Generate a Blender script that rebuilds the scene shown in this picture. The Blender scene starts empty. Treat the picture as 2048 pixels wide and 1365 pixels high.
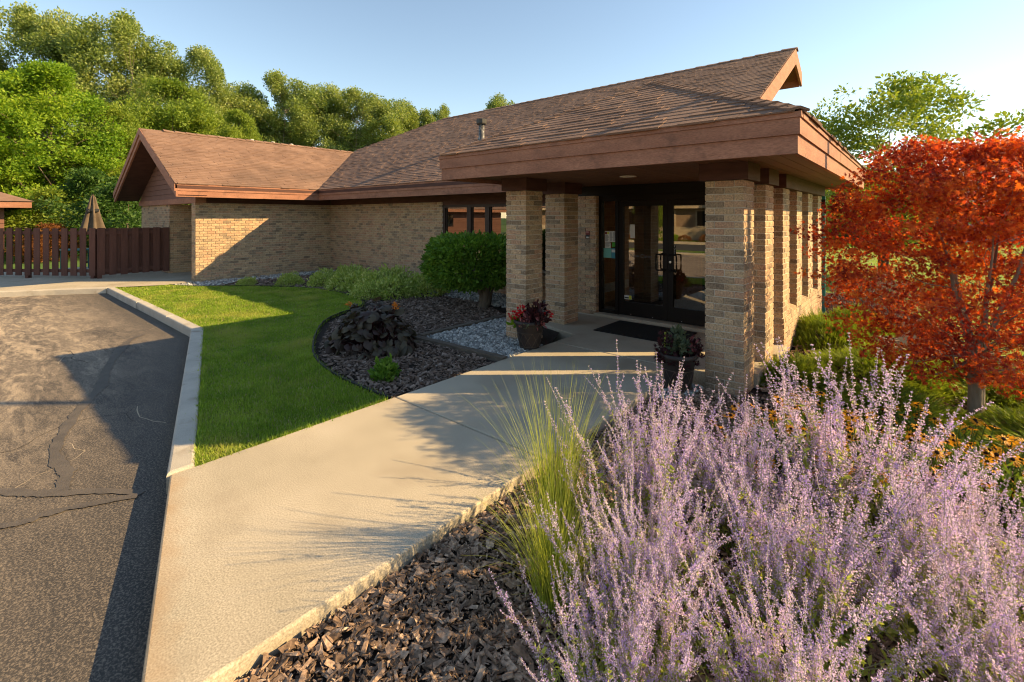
import bpy, math, random
import numpy as np
from mathutils import Vector, Matrix, Euler

random.seed(7)
RNG = np.random.default_rng(7)
SC = bpy.context.scene
COL = SC.collection

# ------------------------------------------------------------------ camera, sky, sun, exposure
YAW = math.radians(40.48)
cam_d = bpy.data.cameras.new('camera')
cam = bpy.data.objects.new('camera', cam_d)
COL.objects.link(cam)
cam.location = (0, 0, 1.8)
cam.rotation_euler = (math.pi / 2, 0, YAW)
cam_d.sensor_width = 36
cam_d.lens = 944.5 / 2048 * 36
cam_d.shift_y = -0.1216
cam_d.clip_start = 0.05
cam_d.clip_end = 2000
SC.camera = cam

SUN_AZ, SUN_EL = math.radians(41.5), math.radians(28)
S = Vector((math.cos(SUN_EL) * math.cos(SUN_AZ), math.cos(SUN_EL) * math.sin(SUN_AZ), math.sin(SUN_EL)))
W = bpy.data.worlds.new("World")
SC.world = W
W.use_nodes = True
wn = W.node_tree
bg = wn.nodes['Background']
sky = wn.nodes.new('ShaderNodeTexSky')
sky.sky_type = 'NISHITA'
sky.sun_disc = False
sky.sun_elevation = SUN_EL
sky.sun_rotation = math.pi / 2 - SUN_AZ
sky.altitude = 0
sky.air_density = 1.0
sky.dust_density = 0.15
sky.ozone_density = 2.2
tint = wn.nodes.new('ShaderNodeMix')                     # the warm white balance of the photograph
tint.data_type = 'RGBA'; tint.blend_type = 'MULTIPLY'; tint.inputs[0].default_value = 1
tint.inputs[7].default_value = (1.06, .92, .76, 1)
wn.links.new(sky.outputs[0], tint.inputs[6])
wn.links.new(tint.outputs[2], bg.inputs[0])
bg.inputs[1].default_value = 0.105
sun_d = bpy.data.lights.new('sun', 'SUN')
sun_d.energy = 4.0
sun_d.angle = math.radians(0.5)
sun_d.color = (1.0, 0.705, 0.345)
sun = bpy.data.objects.new('sun', sun_d)
COL.objects.link(sun)
sun.location = (20, 20, 30)
sun.rotation_euler = S.to_track_quat('Z', 'Y').to_euler()
SC.view_settings.view_transform = 'Standard'
SC.view_settings.look = 'None'
SC.view_settings.gamma = 1
SC.view_settings.use_curve_mapping = False
SC.view_settings.exposure = 1.52
SC.cycles.max_bounces = 10
SC.cycles.diffuse_bounces = 6
SC.cycles.filter_width = 1.1
SC.cycles.transparent_max_bounces = 12

# ------------------------------------------------------------------ mesh helpers
def mk(name, V, Fs, mats=(), mi=None, smooth=False):
    """V (n,3); Fs list of int arrays (m,k)."""
    me = bpy.data.meshes.new(name)
    V = np.asarray(V, np.float32)
    Fs = [np.asarray(f, np.int32) for f in Fs if len(f)]
    me.vertices.add(len(V))
    me.vertices.foreach_set('co', V.ravel())
    nl = sum(f.size for f in Fs)
    npoly = sum(len(f) for f in Fs)
    me.loops.add(nl)
    me.polygons.add(npoly)
    me.loops.foreach_set('vertex_index', np.concatenate([f.ravel() for f in Fs]))
    tot = np.concatenate([np.full(len(f), f.shape[1], np.int32) for f in Fs])
    st = np.concatenate([[0], np.cumsum(tot)[:-1]]).astype(np.int32)
    me.polygons.foreach_set('loop_start', st)
    me.polygons.foreach_set('loop_total', tot)
    if mi is not None:
        me.polygons.foreach_set('material_index', np.asarray(mi, np.int32))
    me.polygons.foreach_set('use_smooth', np.full(npoly, bool(smooth)))
    me.update(calc_edges=True)
    for m in mats:
        me.materials.append(m)
    return me

class Acc:
    def __init__(s):
        s.V, s.F, s.n, s.mi = [], {}, 0, {}
    def add(s, V, F, mi=0):
        V = np.asarray(V, np.float64)
        if not isinstance(F, list) or (len(F) and np.isscalar(F[0][0])):
            F = [F]
        for f in F:
            f = np.asarray(f, np.int64)
            if f.ndim == 1:
                f = f[None]
            if not len(f):
                continue
            k = f.shape[1]
            s.F.setdefault(k, []).append(f + s.n)
            s.mi.setdefault(k, []).append(np.full(len(f), mi))
        s.V.append(V)
        s.n += len(V)
    def mesh(s, name, mats, smooth=False):
        ks = sorted(s.F)
        Fs = [np.concatenate(s.F[k]) for k in ks]
        mi = np.concatenate([np.concatenate(s.mi[k]) for k in ks])
        if not isinstance(mats, (list, tuple)):
            mats = [mats]
        return mk(name, np.concatenate(s.V), Fs, mats, mi, smooth)
    def box(s, lo, hi, mi=0):
        x0, y0, z0 = lo
        x1, y1, z1 = hi
        V = [(x0,y0,z0),(x1,y0,z0),(x1,y1,z0),(x0,y1,z0),(x0,y0,z1),(x1,y0,z1),(x1,y1,z1),(x0,y1,z1)]
        s.add(V, BOXF, mi)
        return s
    def obox(s, c, ax, ay, az, mi=0):
        """oriented box: centre and three half-extent vectors"""
        c, ax, ay, az = [np.asarray(v, float) for v in (c, ax, ay, az)]
        V = [c + sx*ax + sy*ay + sz*az for sz in (-1, 1) for sx, sy in ((-1,-1),(1,-1),(1,1),(-1,1))]
        s.add(V, BOXF, mi)
        return s
    def prism(s, P, z0, z1, mi=0, top=True):
        """P list of (x, y) counter-clockwise; z0/z1 scalars"""
        n = len(P)
        V = [(x, y, z0) for x, y in P] + [(x, y, z1) for x, y in P]
        s.add(V, [[(i, (i+1) % n, n+(i+1) % n, n+i) for i in range(n)]][0], mi)
        s.add(V, [list(range(n))[::-1]], mi)
        s.add(V, [list(range(n, 2*n))], mi)
        return s
    def tube(s, P, r, n=6, mi=0, cap=True):
        P = np.asarray(P, float)
        k = len(P)
        r = np.broadcast_to(np.asarray(r, float), (k,))
        T = np.gradient(P, axis=0)
        T /= np.linalg.norm(T, axis=1)[:, None] + 1e-9
        ref = np.array([0, 0, 1.]) if abs(T[0][2]) < .9 else np.array([1., 0, 0])
        A = np.cross(T, ref); A /= np.linalg.norm(A, axis=1)[:, None] + 1e-9
        B = np.cross(T, A)
        a = np.arange(n) * 2*np.pi/n
        V = P[:, None] + r[:, None, None]*(A[:, None]*np.cos(a)[None, :, None] + B[:, None]*np.sin(a)[None, :, None])
        i = np.arange(k-1)[:, None]*n; j = np.arange(n)[None]
        F = np.stack([i+j, i+(j+1) % n, i+n+(j+1) % n, i+n+j], -1).reshape(-1, 4)
        s.add(V.reshape(-1, 3), F, mi)
        if cap:
            s.add(V[0], [list(range(n))[::-1]], mi)
            s.add(V[-1], [list(range(n))], mi)
        return s
    def lathe(s, prof, n=24, c=(0, 0, 0), mi=0):
        prof = np.asarray(prof, float)
        k = len(prof)
        a = np.arange(n)*2*np.pi/n
        V = np.stack([prof[:, 0, None]*np.cos(a)+c[0], prof[:, 0, None]*np.sin(a)+c[1],
                      np.broadcast_to(prof[:, 1, None], (k, n))+c[2]], -1)
        i = np.arange(k-1)[:, None]*n; j = np.arange(n)[None]
        F = np.stack([i+j, i+(j+1) % n, i+n+(j+1) % n, i+n+j], -1).reshape(-1, 4)
        s.add(V.reshape(-1, 3), F, mi)
        return s

BOXF = [(0,3,2,1),(4,5,6,7),(0,1,5,4),(1,2,6,5),(2,3,7,6),(3,0,4,7)]

def obj(name, me, parent=None, loc=None, label=None, cat=None, group=None, kind=None):
    o = bpy.data.objects.new(name, me)
    COL.objects.link(o)
    if loc is not None:
        o.location = loc
    if parent is not None:
        o.parent = parent
        if parent.type == 'EMPTY' and loc is None:           # child mesh given in world coordinates
            o.matrix_parent_inverse = Matrix.Translation(-Vector(parent.location))
    if label: o['label'] = label
    if cat: o['category'] = cat
    if group: o['group'] = group
    if kind: o['kind'] = kind
    return o

def thing(name, label, cat, loc=(0, 0, 0), group=None):
    o = obj(name, None, loc=loc, label=label, cat=cat, group=group)
    o.empty_display_size = .2
    o['kind'] = 'thing'
    return o

def dup(root, loc, rz=0, scale=1, label=None, group=None, mats=None):
    def cp(o, par):
        c = o.copy()
        COL.objects.link(c)
        if par is not None:
            c.parent = par
        for ch in list(o.children):
            cp(ch, c)
        return c
    r = cp(root, None)
    r.location = loc
    r.rotation_euler = (0, 0, rz)
    r.scale = (scale,)*3 if np.isscalar(scale) else scale
    if label: r['label'] = label
    if group: r['group'] = group
    return r

def rand_rot(n, rng, tilt=None):
    """n rotation matrices; tilt: max tilt of local z from up (radians), None = any"""
    if tilt is None:
        q = rng.normal(size=(n, 4)); q /= np.linalg.norm(q, axis=1)[:, None]
        w, x, y, z = q.T
        return np.stack([1-2*(y*y+z*z), 2*(x*y-z*w), 2*(x*z+y*w), 2*(x*y+z*w), 1-2*(x*x+z*z), 2*(y*z-x*w),
                         2*(x*z-y*w), 2*(y*z+x*w), 1-2*(x*x+y*y)], -1).reshape(n, 3, 3)
    a = rng.uniform(0, 2*np.pi, n); t = rng.uniform(0, 1, n)**.7*tilt; b = rng.uniform(0, 2*np.pi, n)
    def rz(a):
        R = np.zeros((n, 3, 3)); R[:, 0, 0] = np.cos(a); R[:, 0, 1] = -np.sin(a); R[:, 1, 0] = np.sin(a); R[:, 1, 1] = np.cos(a); R[:, 2, 2] = 1
        return R
    X = np.zeros((n, 3, 3)); X[:, 0, 0] = 1; X[:, 1, 1] = np.cos(t); X[:, 1, 2] = -np.sin(t); X[:, 2, 1] = np.sin(t); X[:, 2, 2] = np.cos(t)
    return rz(a) @ X @ rz(b)

def scatter(tV, tF, P, R=None, sc=1.0):
    tV = np.asarray(tV, float); tF = [np.asarray(f, np.int64) for f in (tF if isinstance(tF, list) else [tF])]
    P = np.asarray(P, float)
    n = len(P)
    sc = np.asarray(sc, float)
    if sc.ndim == 0: sc = np.full(n, float(sc))
    L = tV[None]*(sc[:, None, None] if sc.ndim == 1 else sc[:, None, :])
    V = (np.einsum('nij,nkj->nki', R, L) if R is not None else L) + P[:, None]
    off = (np.arange(n)*len(tV))[:, None, None]
    return V.reshape(-1, 3), [(f[None]+off).reshape(-1, f.shape[1]) for f in tF]

def in_poly(P, poly):
    x, y = P[:, 0], P[:, 1]
    poly = np.asarray(poly)
    c = np.zeros(len(P), bool)
    for (x0, y0), (x1, y1) in zip(poly, np.roll(poly, -1, 0)):
        m = ((y0 > y) != (y1 > y))
        with np.errstate(divide='ignore', invalid='ignore'):
            c ^= m & (x < (x1-x0)*(y-y0)/(y1-y0+1e-12)+x0)
    return c

def sample_poly(poly, n, rng):
    poly = np.asarray(poly, float)
    lo, hi = poly.min(0), poly.max(0)
    out = []
    got = 0
    while got < n:
        P = rng.uniform(lo, hi, (max(n, 1000), 2))
        P = P[in_poly(P, poly)]
        out.append(P); got += len(P)
    return np.concatenate(out)[:n]

def smooth_poly(P, k=4, closed=False):
    """Catmull-Rom through points"""
    P = np.asarray(P, float)
    n = len(P)
    out = []
    for i in range(n if closed else n-1):
        p0, p1, p2, p3 = (P[(i-1) % n], P[i], P[(i+1) % n], P[(i+2) % n]) if closed else \
            (P[max(i-1, 0)], P[i], P[i+1], P[min(i+2, n-1)])
        for t in np.arange(k)/k:
            out.append(.5*((2*p1)+(-p0+p2)*t+(2*p0-5*p1+4*p2-p3)*t*t+(-p0+3*p1-3*p2+p3)*t**3))
    if not closed:
        out.append(P[-1])
    return np.array(out)

def vnoise(P, scale, seed=0):
    """cheap smooth pseudo noise -1..1"""
    P = np.asarray(P)*scale
    r = np.random.default_rng(seed)
    v = 0
    for _ in range(5):
        d = r.normal(size=P.shape[1]); ph = r.uniform(0, 6.28)
        v = v+np.sin(P @ d*1.7+ph)
    return v/5

# ------------------------------------------------------------------ materials
def lin(r, g, b):
    return (r, g, b, 1)

def M(name, ramp, scale=4, detail=4, rough=.8, bump=0, bscale=60, rw=0.0, fine=0, fscale=200, trans=0, spec=.3,
      stretch=(1, 1, 1), tcol=None, local=False, dist=.02, metal=0, patch=None):
    m = bpy.data.materials.new(name)
    m.use_nodes = True
    nt = m.node_tree
    N, Lk = nt.nodes, nt.links
    b = N['Principled BSDF']
    b.inputs['Roughness'].default_value = rough
    b.inputs['Specular IOR Level'].default_value = spec
    b.inputs['Metallic'].default_value = metal
    geo = N.new('ShaderNodeNewGeometry')
    if local:
        tc = N.new('ShaderNodeTexCoord'); pos = tc.outputs['Object']
    else:
        pos = geo.outputs['Position']
    mp = N.new('ShaderNodeMapping'); mp.inputs['Scale'].default_value = stretch
    Lk.new(pos, mp.inputs['Vector'])
    no = N.new('ShaderNodeTexNoise'); no.inputs['Scale'].default_value = scale; no.inputs['Detail'].default_value = detail
    no.inputs['Roughness'].default_value = .6
    Lk.new(mp.outputs[0], no.inputs['Vector'])
    mr = N.new('ShaderNodeMapRange'); mr.inputs['From Min'].default_value = .3; mr.inputs['From Max'].default_value = .7
    Lk.new(no.outputs['Fac'], mr.inputs['Value'])
    fac = mr.outputs[0]
    if rw > 0:
        oi = N.new('ShaderNodeObjectInfo')
        ad = N.new('ShaderNodeMath'); ad.operation = 'ADD'
        Lk.new(oi.outputs['Random'], ad.inputs[0]); Lk.new(geo.outputs['Random Per Island'], ad.inputs[1])
        fr = N.new('ShaderNodeMath'); fr.operation = 'FRACT'; Lk.new(ad.outputs[0], fr.inputs[0])
        mx = N.new('ShaderNodeMix'); mx.inputs[0].default_value = rw
        Lk.new(fac, mx.inputs[2]); Lk.new(fr.outputs[0], mx.inputs[3])
        fac = mx.outputs[0]
    cr = N.new('ShaderNodeValToRGB')
    el = cr.color_ramp.elements
    while len(el) < len(ramp): el.new(.5)
    for e, (p, c) in zip(el, ramp):
        e.position = p; e.color = lin(*c)
    Lk.new(fac, cr.inputs[0])
    colr = cr.outputs[0]
    if fine > 0:
        n2 = N.new('ShaderNodeTexNoise'); n2.inputs['Scale'].default_value = fscale; n2.inputs['Detail'].default_value = 2
        Lk.new(mp.outputs[0], n2.inputs['Vector'])
        m2 = N.new('ShaderNodeMapRange'); m2.inputs['From Min'].default_value = .3; m2.inputs['From Max'].default_value = .7
        m2.inputs['To Min'].default_value = 1-fine; m2.inputs['To Max'].default_value = 1+fine
        Lk.new(n2.outputs['Fac'], m2.inputs['Value'])
        ml = N.new('ShaderNodeMix'); ml.data_type = 'RGBA'; ml.blend_type = 'MULTIPLY'; ml.inputs[0].default_value = 1
        Lk.new(colr, ml.inputs[6]); Lk.new(m2.outputs[0], ml.inputs[7])
        colr = ml.outputs[2]
    if patch:   # (scale, colour, threshold, width, strength): soft dirt or stain patches
        ps, pc, pt, pw, pst = patch
        n3 = N.new('ShaderNodeTexNoise'); n3.inputs['Scale'].default_value = ps; n3.inputs['Detail'].default_value = 5
        Lk.new(pos, n3.inputs['Vector'])
        m3 = N.new('ShaderNodeMapRange'); m3.inputs['From Min'].default_value = pt; m3.inputs['From Max'].default_value = pt+pw
        m3.inputs['To Max'].default_value = pst
        Lk.new(n3.outputs['Fac'], m3.inputs['Value'])
        m4 = N.new('ShaderNodeMix'); m4.data_type = 'RGBA'
        Lk.new(m3.outputs[0], m4.inputs[0]); Lk.new(colr, m4.inputs[6]); m4.inputs[7].default_value = lin(*pc)
        colr = m4.outputs[2]
    Lk.new(colr, b.inputs['Base Color'])
    if bump > 0:
        n4 = N.new('ShaderNodeTexNoise'); n4.inputs['Scale'].default_value = bscale; n4.inputs['Detail'].default_value = 3
        Lk.new(mp.outputs[0], n4.inputs['Vector'])
        bp = N.new('ShaderNodeBump'); bp.inputs['Strength'].default_value = bump; bp.inputs['Distance'].default_value = dist
        Lk.new(n4.outputs['Fac'], bp.inputs['Height'])
        Lk.new(bp.outputs[0], b.inputs['Normal'])
    if trans > 0:
        out = N['Material Output']
        tr = N.new('ShaderNodeBsdfTranslucent')
        if tcol:
            tm = N.new('ShaderNodeMix'); tm.data_type = 'RGBA'; tm.blend_type = 'MULTIPLY'; tm.inputs[0].default_value = 1
            Lk.new(colr, tm.inputs[6]); tm.inputs[7].default_value = lin(*tcol)
            Lk.new(tm.outputs[2], tr.inputs[0])
        else:
            Lk.new(colr, tr.inputs[0])
        ms = N.new('ShaderNodeMixShader'); ms.inputs[0].default_value = trans
        Lk.new(b.outputs[0], ms.inputs[1]); Lk.new(tr.outputs[0], ms.inputs[2])
        Lk.new(ms.outputs[0], out.inputs['Surface'])
    return m

def plain(name, c, rough=.6, spec=.3, metal=0):
    m = bpy.data.materials.new(name); m.use_nodes = True
    b = m.node_tree.nodes['Principled BSDF']
    b.inputs['Base Color'].default_value = lin(*c); b.inputs['Roughness'].default_value = rough
    b.inputs['Specular IOR Level'].default_value = spec; b.inputs['Metallic'].default_value = metal
    return m

def glass_mat(name, tint, boost):
    m = bpy.data.materials.new(name); m.use_nodes = True
    nt = m.node_tree; N, Lk = nt.nodes, nt.links
    N.remove(N['Principled BSDF'])
    t = N.new('ShaderNodeBsdfTransparent'); t.inputs[0].default_value = lin(*tint)
    g = N.new('ShaderNodeBsdfGlossy'); g.inputs['Roughness'].default_value = .0; g.inputs[0].default_value = lin(.95, .95, .95)
    fr = N.new('ShaderNodeFresnel'); fr.inputs[0].default_value = 1.5
    ad = N.new('ShaderNodeMath'); ad.operation = 'MULTIPLY_ADD'; ad.use_clamp = True
    ad.inputs[1].default_value = 1.6; ad.inputs[2].default_value = boost
    Lk.new(fr.outputs[0], ad.inputs[0])
    ms = N.new('ShaderNodeMixShader')
    Lk.new(ad.outputs[0], ms.inputs[0]); Lk.new(t.outputs[0], ms.inputs[1]); Lk.new(g.outputs[0], ms.inputs[2])
    Lk.new(ms.outputs[0], N['Material Output'].inputs['Surface'])
    return m

def asphalt_mat():
    m = bpy.data.materials.new('asphalt'); m.use_nodes = True
    nt = m.node_tree; N, Lk = nt.nodes, nt.links
    b = N['Principled BSDF']; b.inputs['Roughness'].default_value = .8; b.inputs['Specular IOR Level'].default_value = .25
    geo = N.new('ShaderNodeNewGeometry')
    rot = N.new('ShaderNodeMapping'); rot.inputs['Rotation'].default_value = (0, 0, -YAW); rot.inputs['Scale'].default_value = (.32, 1.0, 1)
    Lk.new(geo.outputs['Position'], rot.inputs['Vector'])
    def noise(src, s, d, lo, hi, r=.62):
        n = N.new('ShaderNodeTexNoise'); n.inputs['Scale'].default_value = s; n.inputs['Detail'].default_value = d; n.inputs['Roughness'].default_value = r
        n.inputs['Distortion'].default_value = .6
        Lk.new(src, n.inputs['Vector'])
        q = N.new('ShaderNodeMapRange'); q.inputs['From Min'].default_value = lo; q.inputs['From Max'].default_value = hi
        Lk.new(n.outputs['Fac'], q.inputs['Value'])
        return q.outputs[0]
    def math2(op, a, c):
        q = N.new('ShaderNodeMath'); q.operation = op; q.use_clamp = True
        for i, v in enumerate((a, c)):
            if hasattr(v, 'links') or hasattr(v, 'is_linked'): Lk.new(v, q.inputs[i])
            else: q.inputs[i].default_value = v
        return q.outputs[0]
    big = noise(rot.outputs[0], .9, 3, .36, .60)
    med = noise(rot.outputs[0], 4.2, 8, .465, .575, .78)
    fin = noise(rot.outputs[0], 15, 6, .475, .58, .75)
    # darker, with less of the tan, in the band beside the kerb
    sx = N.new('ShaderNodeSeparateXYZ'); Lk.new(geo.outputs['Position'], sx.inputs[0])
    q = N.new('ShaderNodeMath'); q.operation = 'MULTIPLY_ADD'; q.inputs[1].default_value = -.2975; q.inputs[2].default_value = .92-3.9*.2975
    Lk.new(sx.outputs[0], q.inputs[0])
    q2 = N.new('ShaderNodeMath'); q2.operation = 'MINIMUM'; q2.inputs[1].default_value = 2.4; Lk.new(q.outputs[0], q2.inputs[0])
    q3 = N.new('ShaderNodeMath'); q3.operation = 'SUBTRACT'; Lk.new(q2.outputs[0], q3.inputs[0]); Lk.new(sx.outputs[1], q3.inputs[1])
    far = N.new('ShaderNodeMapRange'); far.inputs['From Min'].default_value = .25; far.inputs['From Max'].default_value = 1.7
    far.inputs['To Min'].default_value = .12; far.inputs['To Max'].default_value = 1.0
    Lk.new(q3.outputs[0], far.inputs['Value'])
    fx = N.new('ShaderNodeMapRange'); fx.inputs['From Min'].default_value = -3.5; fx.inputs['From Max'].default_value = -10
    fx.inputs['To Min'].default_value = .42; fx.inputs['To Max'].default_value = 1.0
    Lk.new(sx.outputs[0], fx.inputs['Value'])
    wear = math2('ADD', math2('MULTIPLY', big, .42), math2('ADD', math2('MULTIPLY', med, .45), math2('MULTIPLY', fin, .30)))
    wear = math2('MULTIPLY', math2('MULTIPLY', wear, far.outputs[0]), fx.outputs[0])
    grain = noise(geo.outputs['Position'], 85, 3, .47, .62, .6)
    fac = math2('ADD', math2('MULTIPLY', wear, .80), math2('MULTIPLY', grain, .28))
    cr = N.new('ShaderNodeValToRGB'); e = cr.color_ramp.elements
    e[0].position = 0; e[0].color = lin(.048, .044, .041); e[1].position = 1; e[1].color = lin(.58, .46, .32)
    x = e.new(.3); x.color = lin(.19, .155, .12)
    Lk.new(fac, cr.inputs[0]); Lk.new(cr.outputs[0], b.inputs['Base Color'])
    n = N.new('ShaderNodeTexNoise'); n.inputs['Scale'].default_value = 150; n.inputs['Detail'].default_value = 2
    Lk.new(geo.outputs['Position'], n.inputs['Vector'])
    bp = N.new('ShaderNodeBump'); bp.inputs['Strength'].default_value = .5; bp.inputs['Distance'].default_value = .006
    Lk.new(n.outputs['Fac'], bp.inputs['Height']); Lk.new(bp.outputs[0], b.inputs['Normal'])
    return m

MAT = dict(
    brick=M('brick', [(0, (.17, .125, .085)), (.16, (.27, .20, .135)), (.35, (.40, .285, .175)), (.6, (.47, .335, .205)), (.8, (.43, .275, .175)), (1, (.36, .205, .125))],
            scale=7, rough=.9, bump=.5, bscale=90, rw=.80, fine=.38, fscale=60, dist=.004),
    mortar=M('mortar', [(0, (.48, .42, .33)), (1, (.60, .53, .43))], scale=9, rough=.95, bump=.3, bscale=150),
    shingle=M('shingle', [(0, (.15, .090, .064)), (.5, (.21, .128, .090)), (1, (.28, .175, .123))], scale=1.3, rough=.95, bump=.3, bscale=220,
              rw=.35, fine=.24, fscale=160, patch=(.5, (.10, .07, .055), .55, .2, .5)),
    fascia=M('fascia_paint', [(0, (.25, .113, .070)), (1, (.36, .170, .105))], scale=2.2, rough=.8, bump=.35, bscale=45, fine=.22, fscale=34,
             stretch=(1, 1, 4), dist=.004, patch=(6, (.11, .060, .042), .57, .16, .45)),
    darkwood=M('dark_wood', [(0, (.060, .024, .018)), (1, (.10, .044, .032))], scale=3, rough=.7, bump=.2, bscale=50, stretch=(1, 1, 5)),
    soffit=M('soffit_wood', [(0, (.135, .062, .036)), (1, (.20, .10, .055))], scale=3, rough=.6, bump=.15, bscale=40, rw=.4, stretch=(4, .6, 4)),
    fence=M('fence_stain', [(0, (.075, .032, .024)), (1, (.14, .065, .048))], scale=3, rough=.8, bump=.3, bscale=50, rw=.45, fine=.15, fscale=60, stretch=(4, 4, .6)),
    siding=M('siding', [(0, (.15, .07, .05)), (1, (.20, .10, .07))], scale=3, rough=.8, rw=.4),
    concrete=M('concrete', [(0, (.355, .31, .23)), (.5, (.42, .365, .275)), (1, (.475, .415, .32))], scale=1.1, rough=.9, bump=.05, bscale=300, fine=.32, fscale=115,
               dist=.004, patch=(1.6, (.29, .24, .175), .53, .2, .6)),
    curb=M('curb_concrete', [(0, (.38, .345, .29)), (1, (.52, .47, .39))], scale=2.5, rough=.9, bump=.5, bscale=200, fine=.22, fscale=160, dist=.004,
           patch=(3, (.20, .15, .10), .6, .12, .6)),
    seal=M('crack_sealant', [(0, (.075, .064, .054)), (1, (.125, .105, .085))], scale=6, rough=.6, bump=.2, bscale=80, fine=.2, fscale=120),
    soil=M('soil', [(0, (.018, .013, .010)), (1, (.045, .032, .024))], scale=14, rough=.95, bump=.6, bscale=60),
    chip=M('bark_chip', [(0, (.05, .032, .022)), (.3, (.16, .105, .070)), (.65, (.31, .21, .145)), (.9, (.48, .35, .25)), (1, (.70, .56, .43))], scale=30, rough=.9, bump=.7, bscale=140,
           rw=.68, fine=.35, fscale=70, stretch=(1, 1, 1), dist=.004),
    chipdark=M('old_bark_chip', [(0, (.05, .036, .028)), (.45, (.16, .11, .082)), (.85, (.31, .235, .19)), (1, (.56, .48, .42))], scale=30, rough=.9, bump=.5, bscale=120, rw=.75),
    gravel=M('gravel_stone', [(0, (.11, .115, .115)), (.45, (.29, .29, .275)), (.8, (.47, .46, .43)), (1, (.72, .69, .63))], scale=20, rough=.8, rw=.8, fine=.2, fscale=120),
    turf=M('turf_soil', [(0, (.05, .11, .016)), (1, (.10, .17, .03))], scale=3, rough=.95, bump=.5, bscale=80, fine=.3, fscale=90),
    blade=M('grass_blade', [(0, (.10, .20, .014)), (.5, (.23, .34, .026)), (1, (.44, .52, .08))], scale=2.2, rough=.6, rw=.55, trans=.40, tcol=(1.3, 1.35, .7), patch=(1.3, (.46, .44, .10), .49, .2, .7)),
    bronze=plain('bronze_aluminium', (.012, .009, .007), .5, .2),
    winframe=M('window_frame_paint', [(0, (.035, .020, .016)), (1, (.05, .028, .022))], rough=.5),
    glass=glass_mat('bronze_glass', (.84, .80, .74), .11),
    glass2=glass_mat('window_glass', (.55, .52, .48), .22),
    white=plain('white_paper', (.62, .60, .55), .7), black=plain('black_plastic', (.012, .012, .013), .5),
    green=plain('green_sticker', (.07, .32, .03), .6), teal=plain('teal_sticker', (.16, .42, .36), .6), blue=plain('blue_sticker', (.07, .26, .32), .6),
    yellow=plain('yellow_sticker', (.55, .55, .04), .6), redplast=plain('dark_red_plastic', (.16, .022, .015), .5),
    orangewood=M('varnished_wood', [(0, (.36, .14, .035)), (1, (.55, .25, .075))], scale=3, rough=.35, stretch=(6, 6, .7)),
    inwall=plain('interior_wall', (.22, .17, .11), .8), carpet=M('carpet', [(0, (.09, .055, .035)), (1, (.15, .09, .06))], scale=20, rough=.95),
    silver=plain('lock_metal', (.6, .58, .55), .3, .5, .9), tealpaint=plain('teal_paint', (.02, .20, .20), .4),
    vent=M('vent_metal', [(0, (.03, .03, .03)), (.6, (.10, .10, .10)), (1, (.42, .40, .36))], scale=14, rough=.5, spec=.4),
    ventcap=plain('vent_cap', (.05, .048, .042), .5), rubber=M('rubber_mat', [(0, (.008, .008, .008)), (1, (.022, .021, .02))], scale=120, rough=.7, bump=.8, bscale=90),
    pot=M('pot_resin', [(0, (.022, .018, .017)), (1, (.05, .038, .033))], scale=6, rough=.6, local=True), potline=plain('pot_lattice', (.10, .075, .055), .6),
    bark=M('bark', [(0, (.055, .042, .030)), (1, (.17, .135, .10))], scale=6, rough=.9, bump=.8, bscale=25, stretch=(1, 1, .25)),
    barkpale=M('pale_bark', [(0, (.13, .105, .075)), (1, (.30, .25, .19))], scale=8, rough=.85, bump=.6, bscale=30, stretch=(1, 1, .25)),
    umbrella=M('umbrella_fabric', [(0, (.075, .055, .038)), (1, (.14, .105, .072))], scale=3, rough=.9),
    plastic_edge=plain('bed_edging', (.016, .016, .017), .6), timber=M('old_timber', [(0, (.08, .065, .05)), (1, (.19, .155, .12))], scale=4, rough=.9, bump=.6, bscale=40, stretch=(1, 6, 6)),
)
def leafmat(name, ramp, trans=.4, tcol=(1.25, 1.2, .6), rough=.55, scale=.6, rw=.55, spec=.3):
    return M(name, ramp, scale=scale, rough=rough, rw=rw, trans=trans, tcol=tcol, spec=spec, detail=2)
def rust_edge(m):
    """iron-stained band along the kerb end of the walk (a stain with a shape of its own)"""
    nt = m.node_tree; N, Lk = nt.nodes, nt.links
    b = N['Principled BSDF']; src = b.inputs['Base Color'].links[0].from_socket
    geo = N.new('ShaderNodeNewGeometry'); sx = N.new('ShaderNodeSeparateXYZ'); Lk.new(geo.outputs['Position'], sx.inputs[0])
    q = N.new('ShaderNodeMath'); q.operation = 'MULTIPLY_ADD'; q.inputs[1].default_value = .2975; Lk.new(sx.outputs[0], q.inputs[0]); Lk.new(sx.outputs[1], q.inputs[2])
    n = N.new('ShaderNodeTexNoise'); n.inputs['Scale'].default_value = 7; n.inputs['Detail'].default_value = 5; Lk.new(geo.outputs['Position'], n.inputs['Vector'])
    w = N.new('ShaderNodeMath'); w.operation = 'MULTIPLY_ADD'; w.inputs[1].default_value = .22; Lk.new(n.outputs['Fac'], w.inputs[0]); Lk.new(q.outputs[0], w.inputs[2])
    r = N.new('ShaderNodeMapRange'); off = .92-3.9*.2975
    r.inputs['From Min'].default_value = off+.26; r.inputs['From Max'].default_value = off+.10; r.inputs['To Max'].default_value = .55
    Lk.new(w.outputs[0], r.inputs['Value'])
    m4 = N.new('ShaderNodeMix'); m4.data_type = 'RGBA'; Lk.new(r.outputs[0], m4.inputs[0]); Lk.new(src, m4.inputs[6]); m4.inputs[7].default_value = lin(.36, .21, .09)
    Lk.new(m4.outputs[2], b.inputs['Base Color'])
MAT['walk'] = MAT['concrete'].copy(); MAT['walk'].name = 'walk_concrete'
rust_edge(MAT['walk'])
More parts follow.
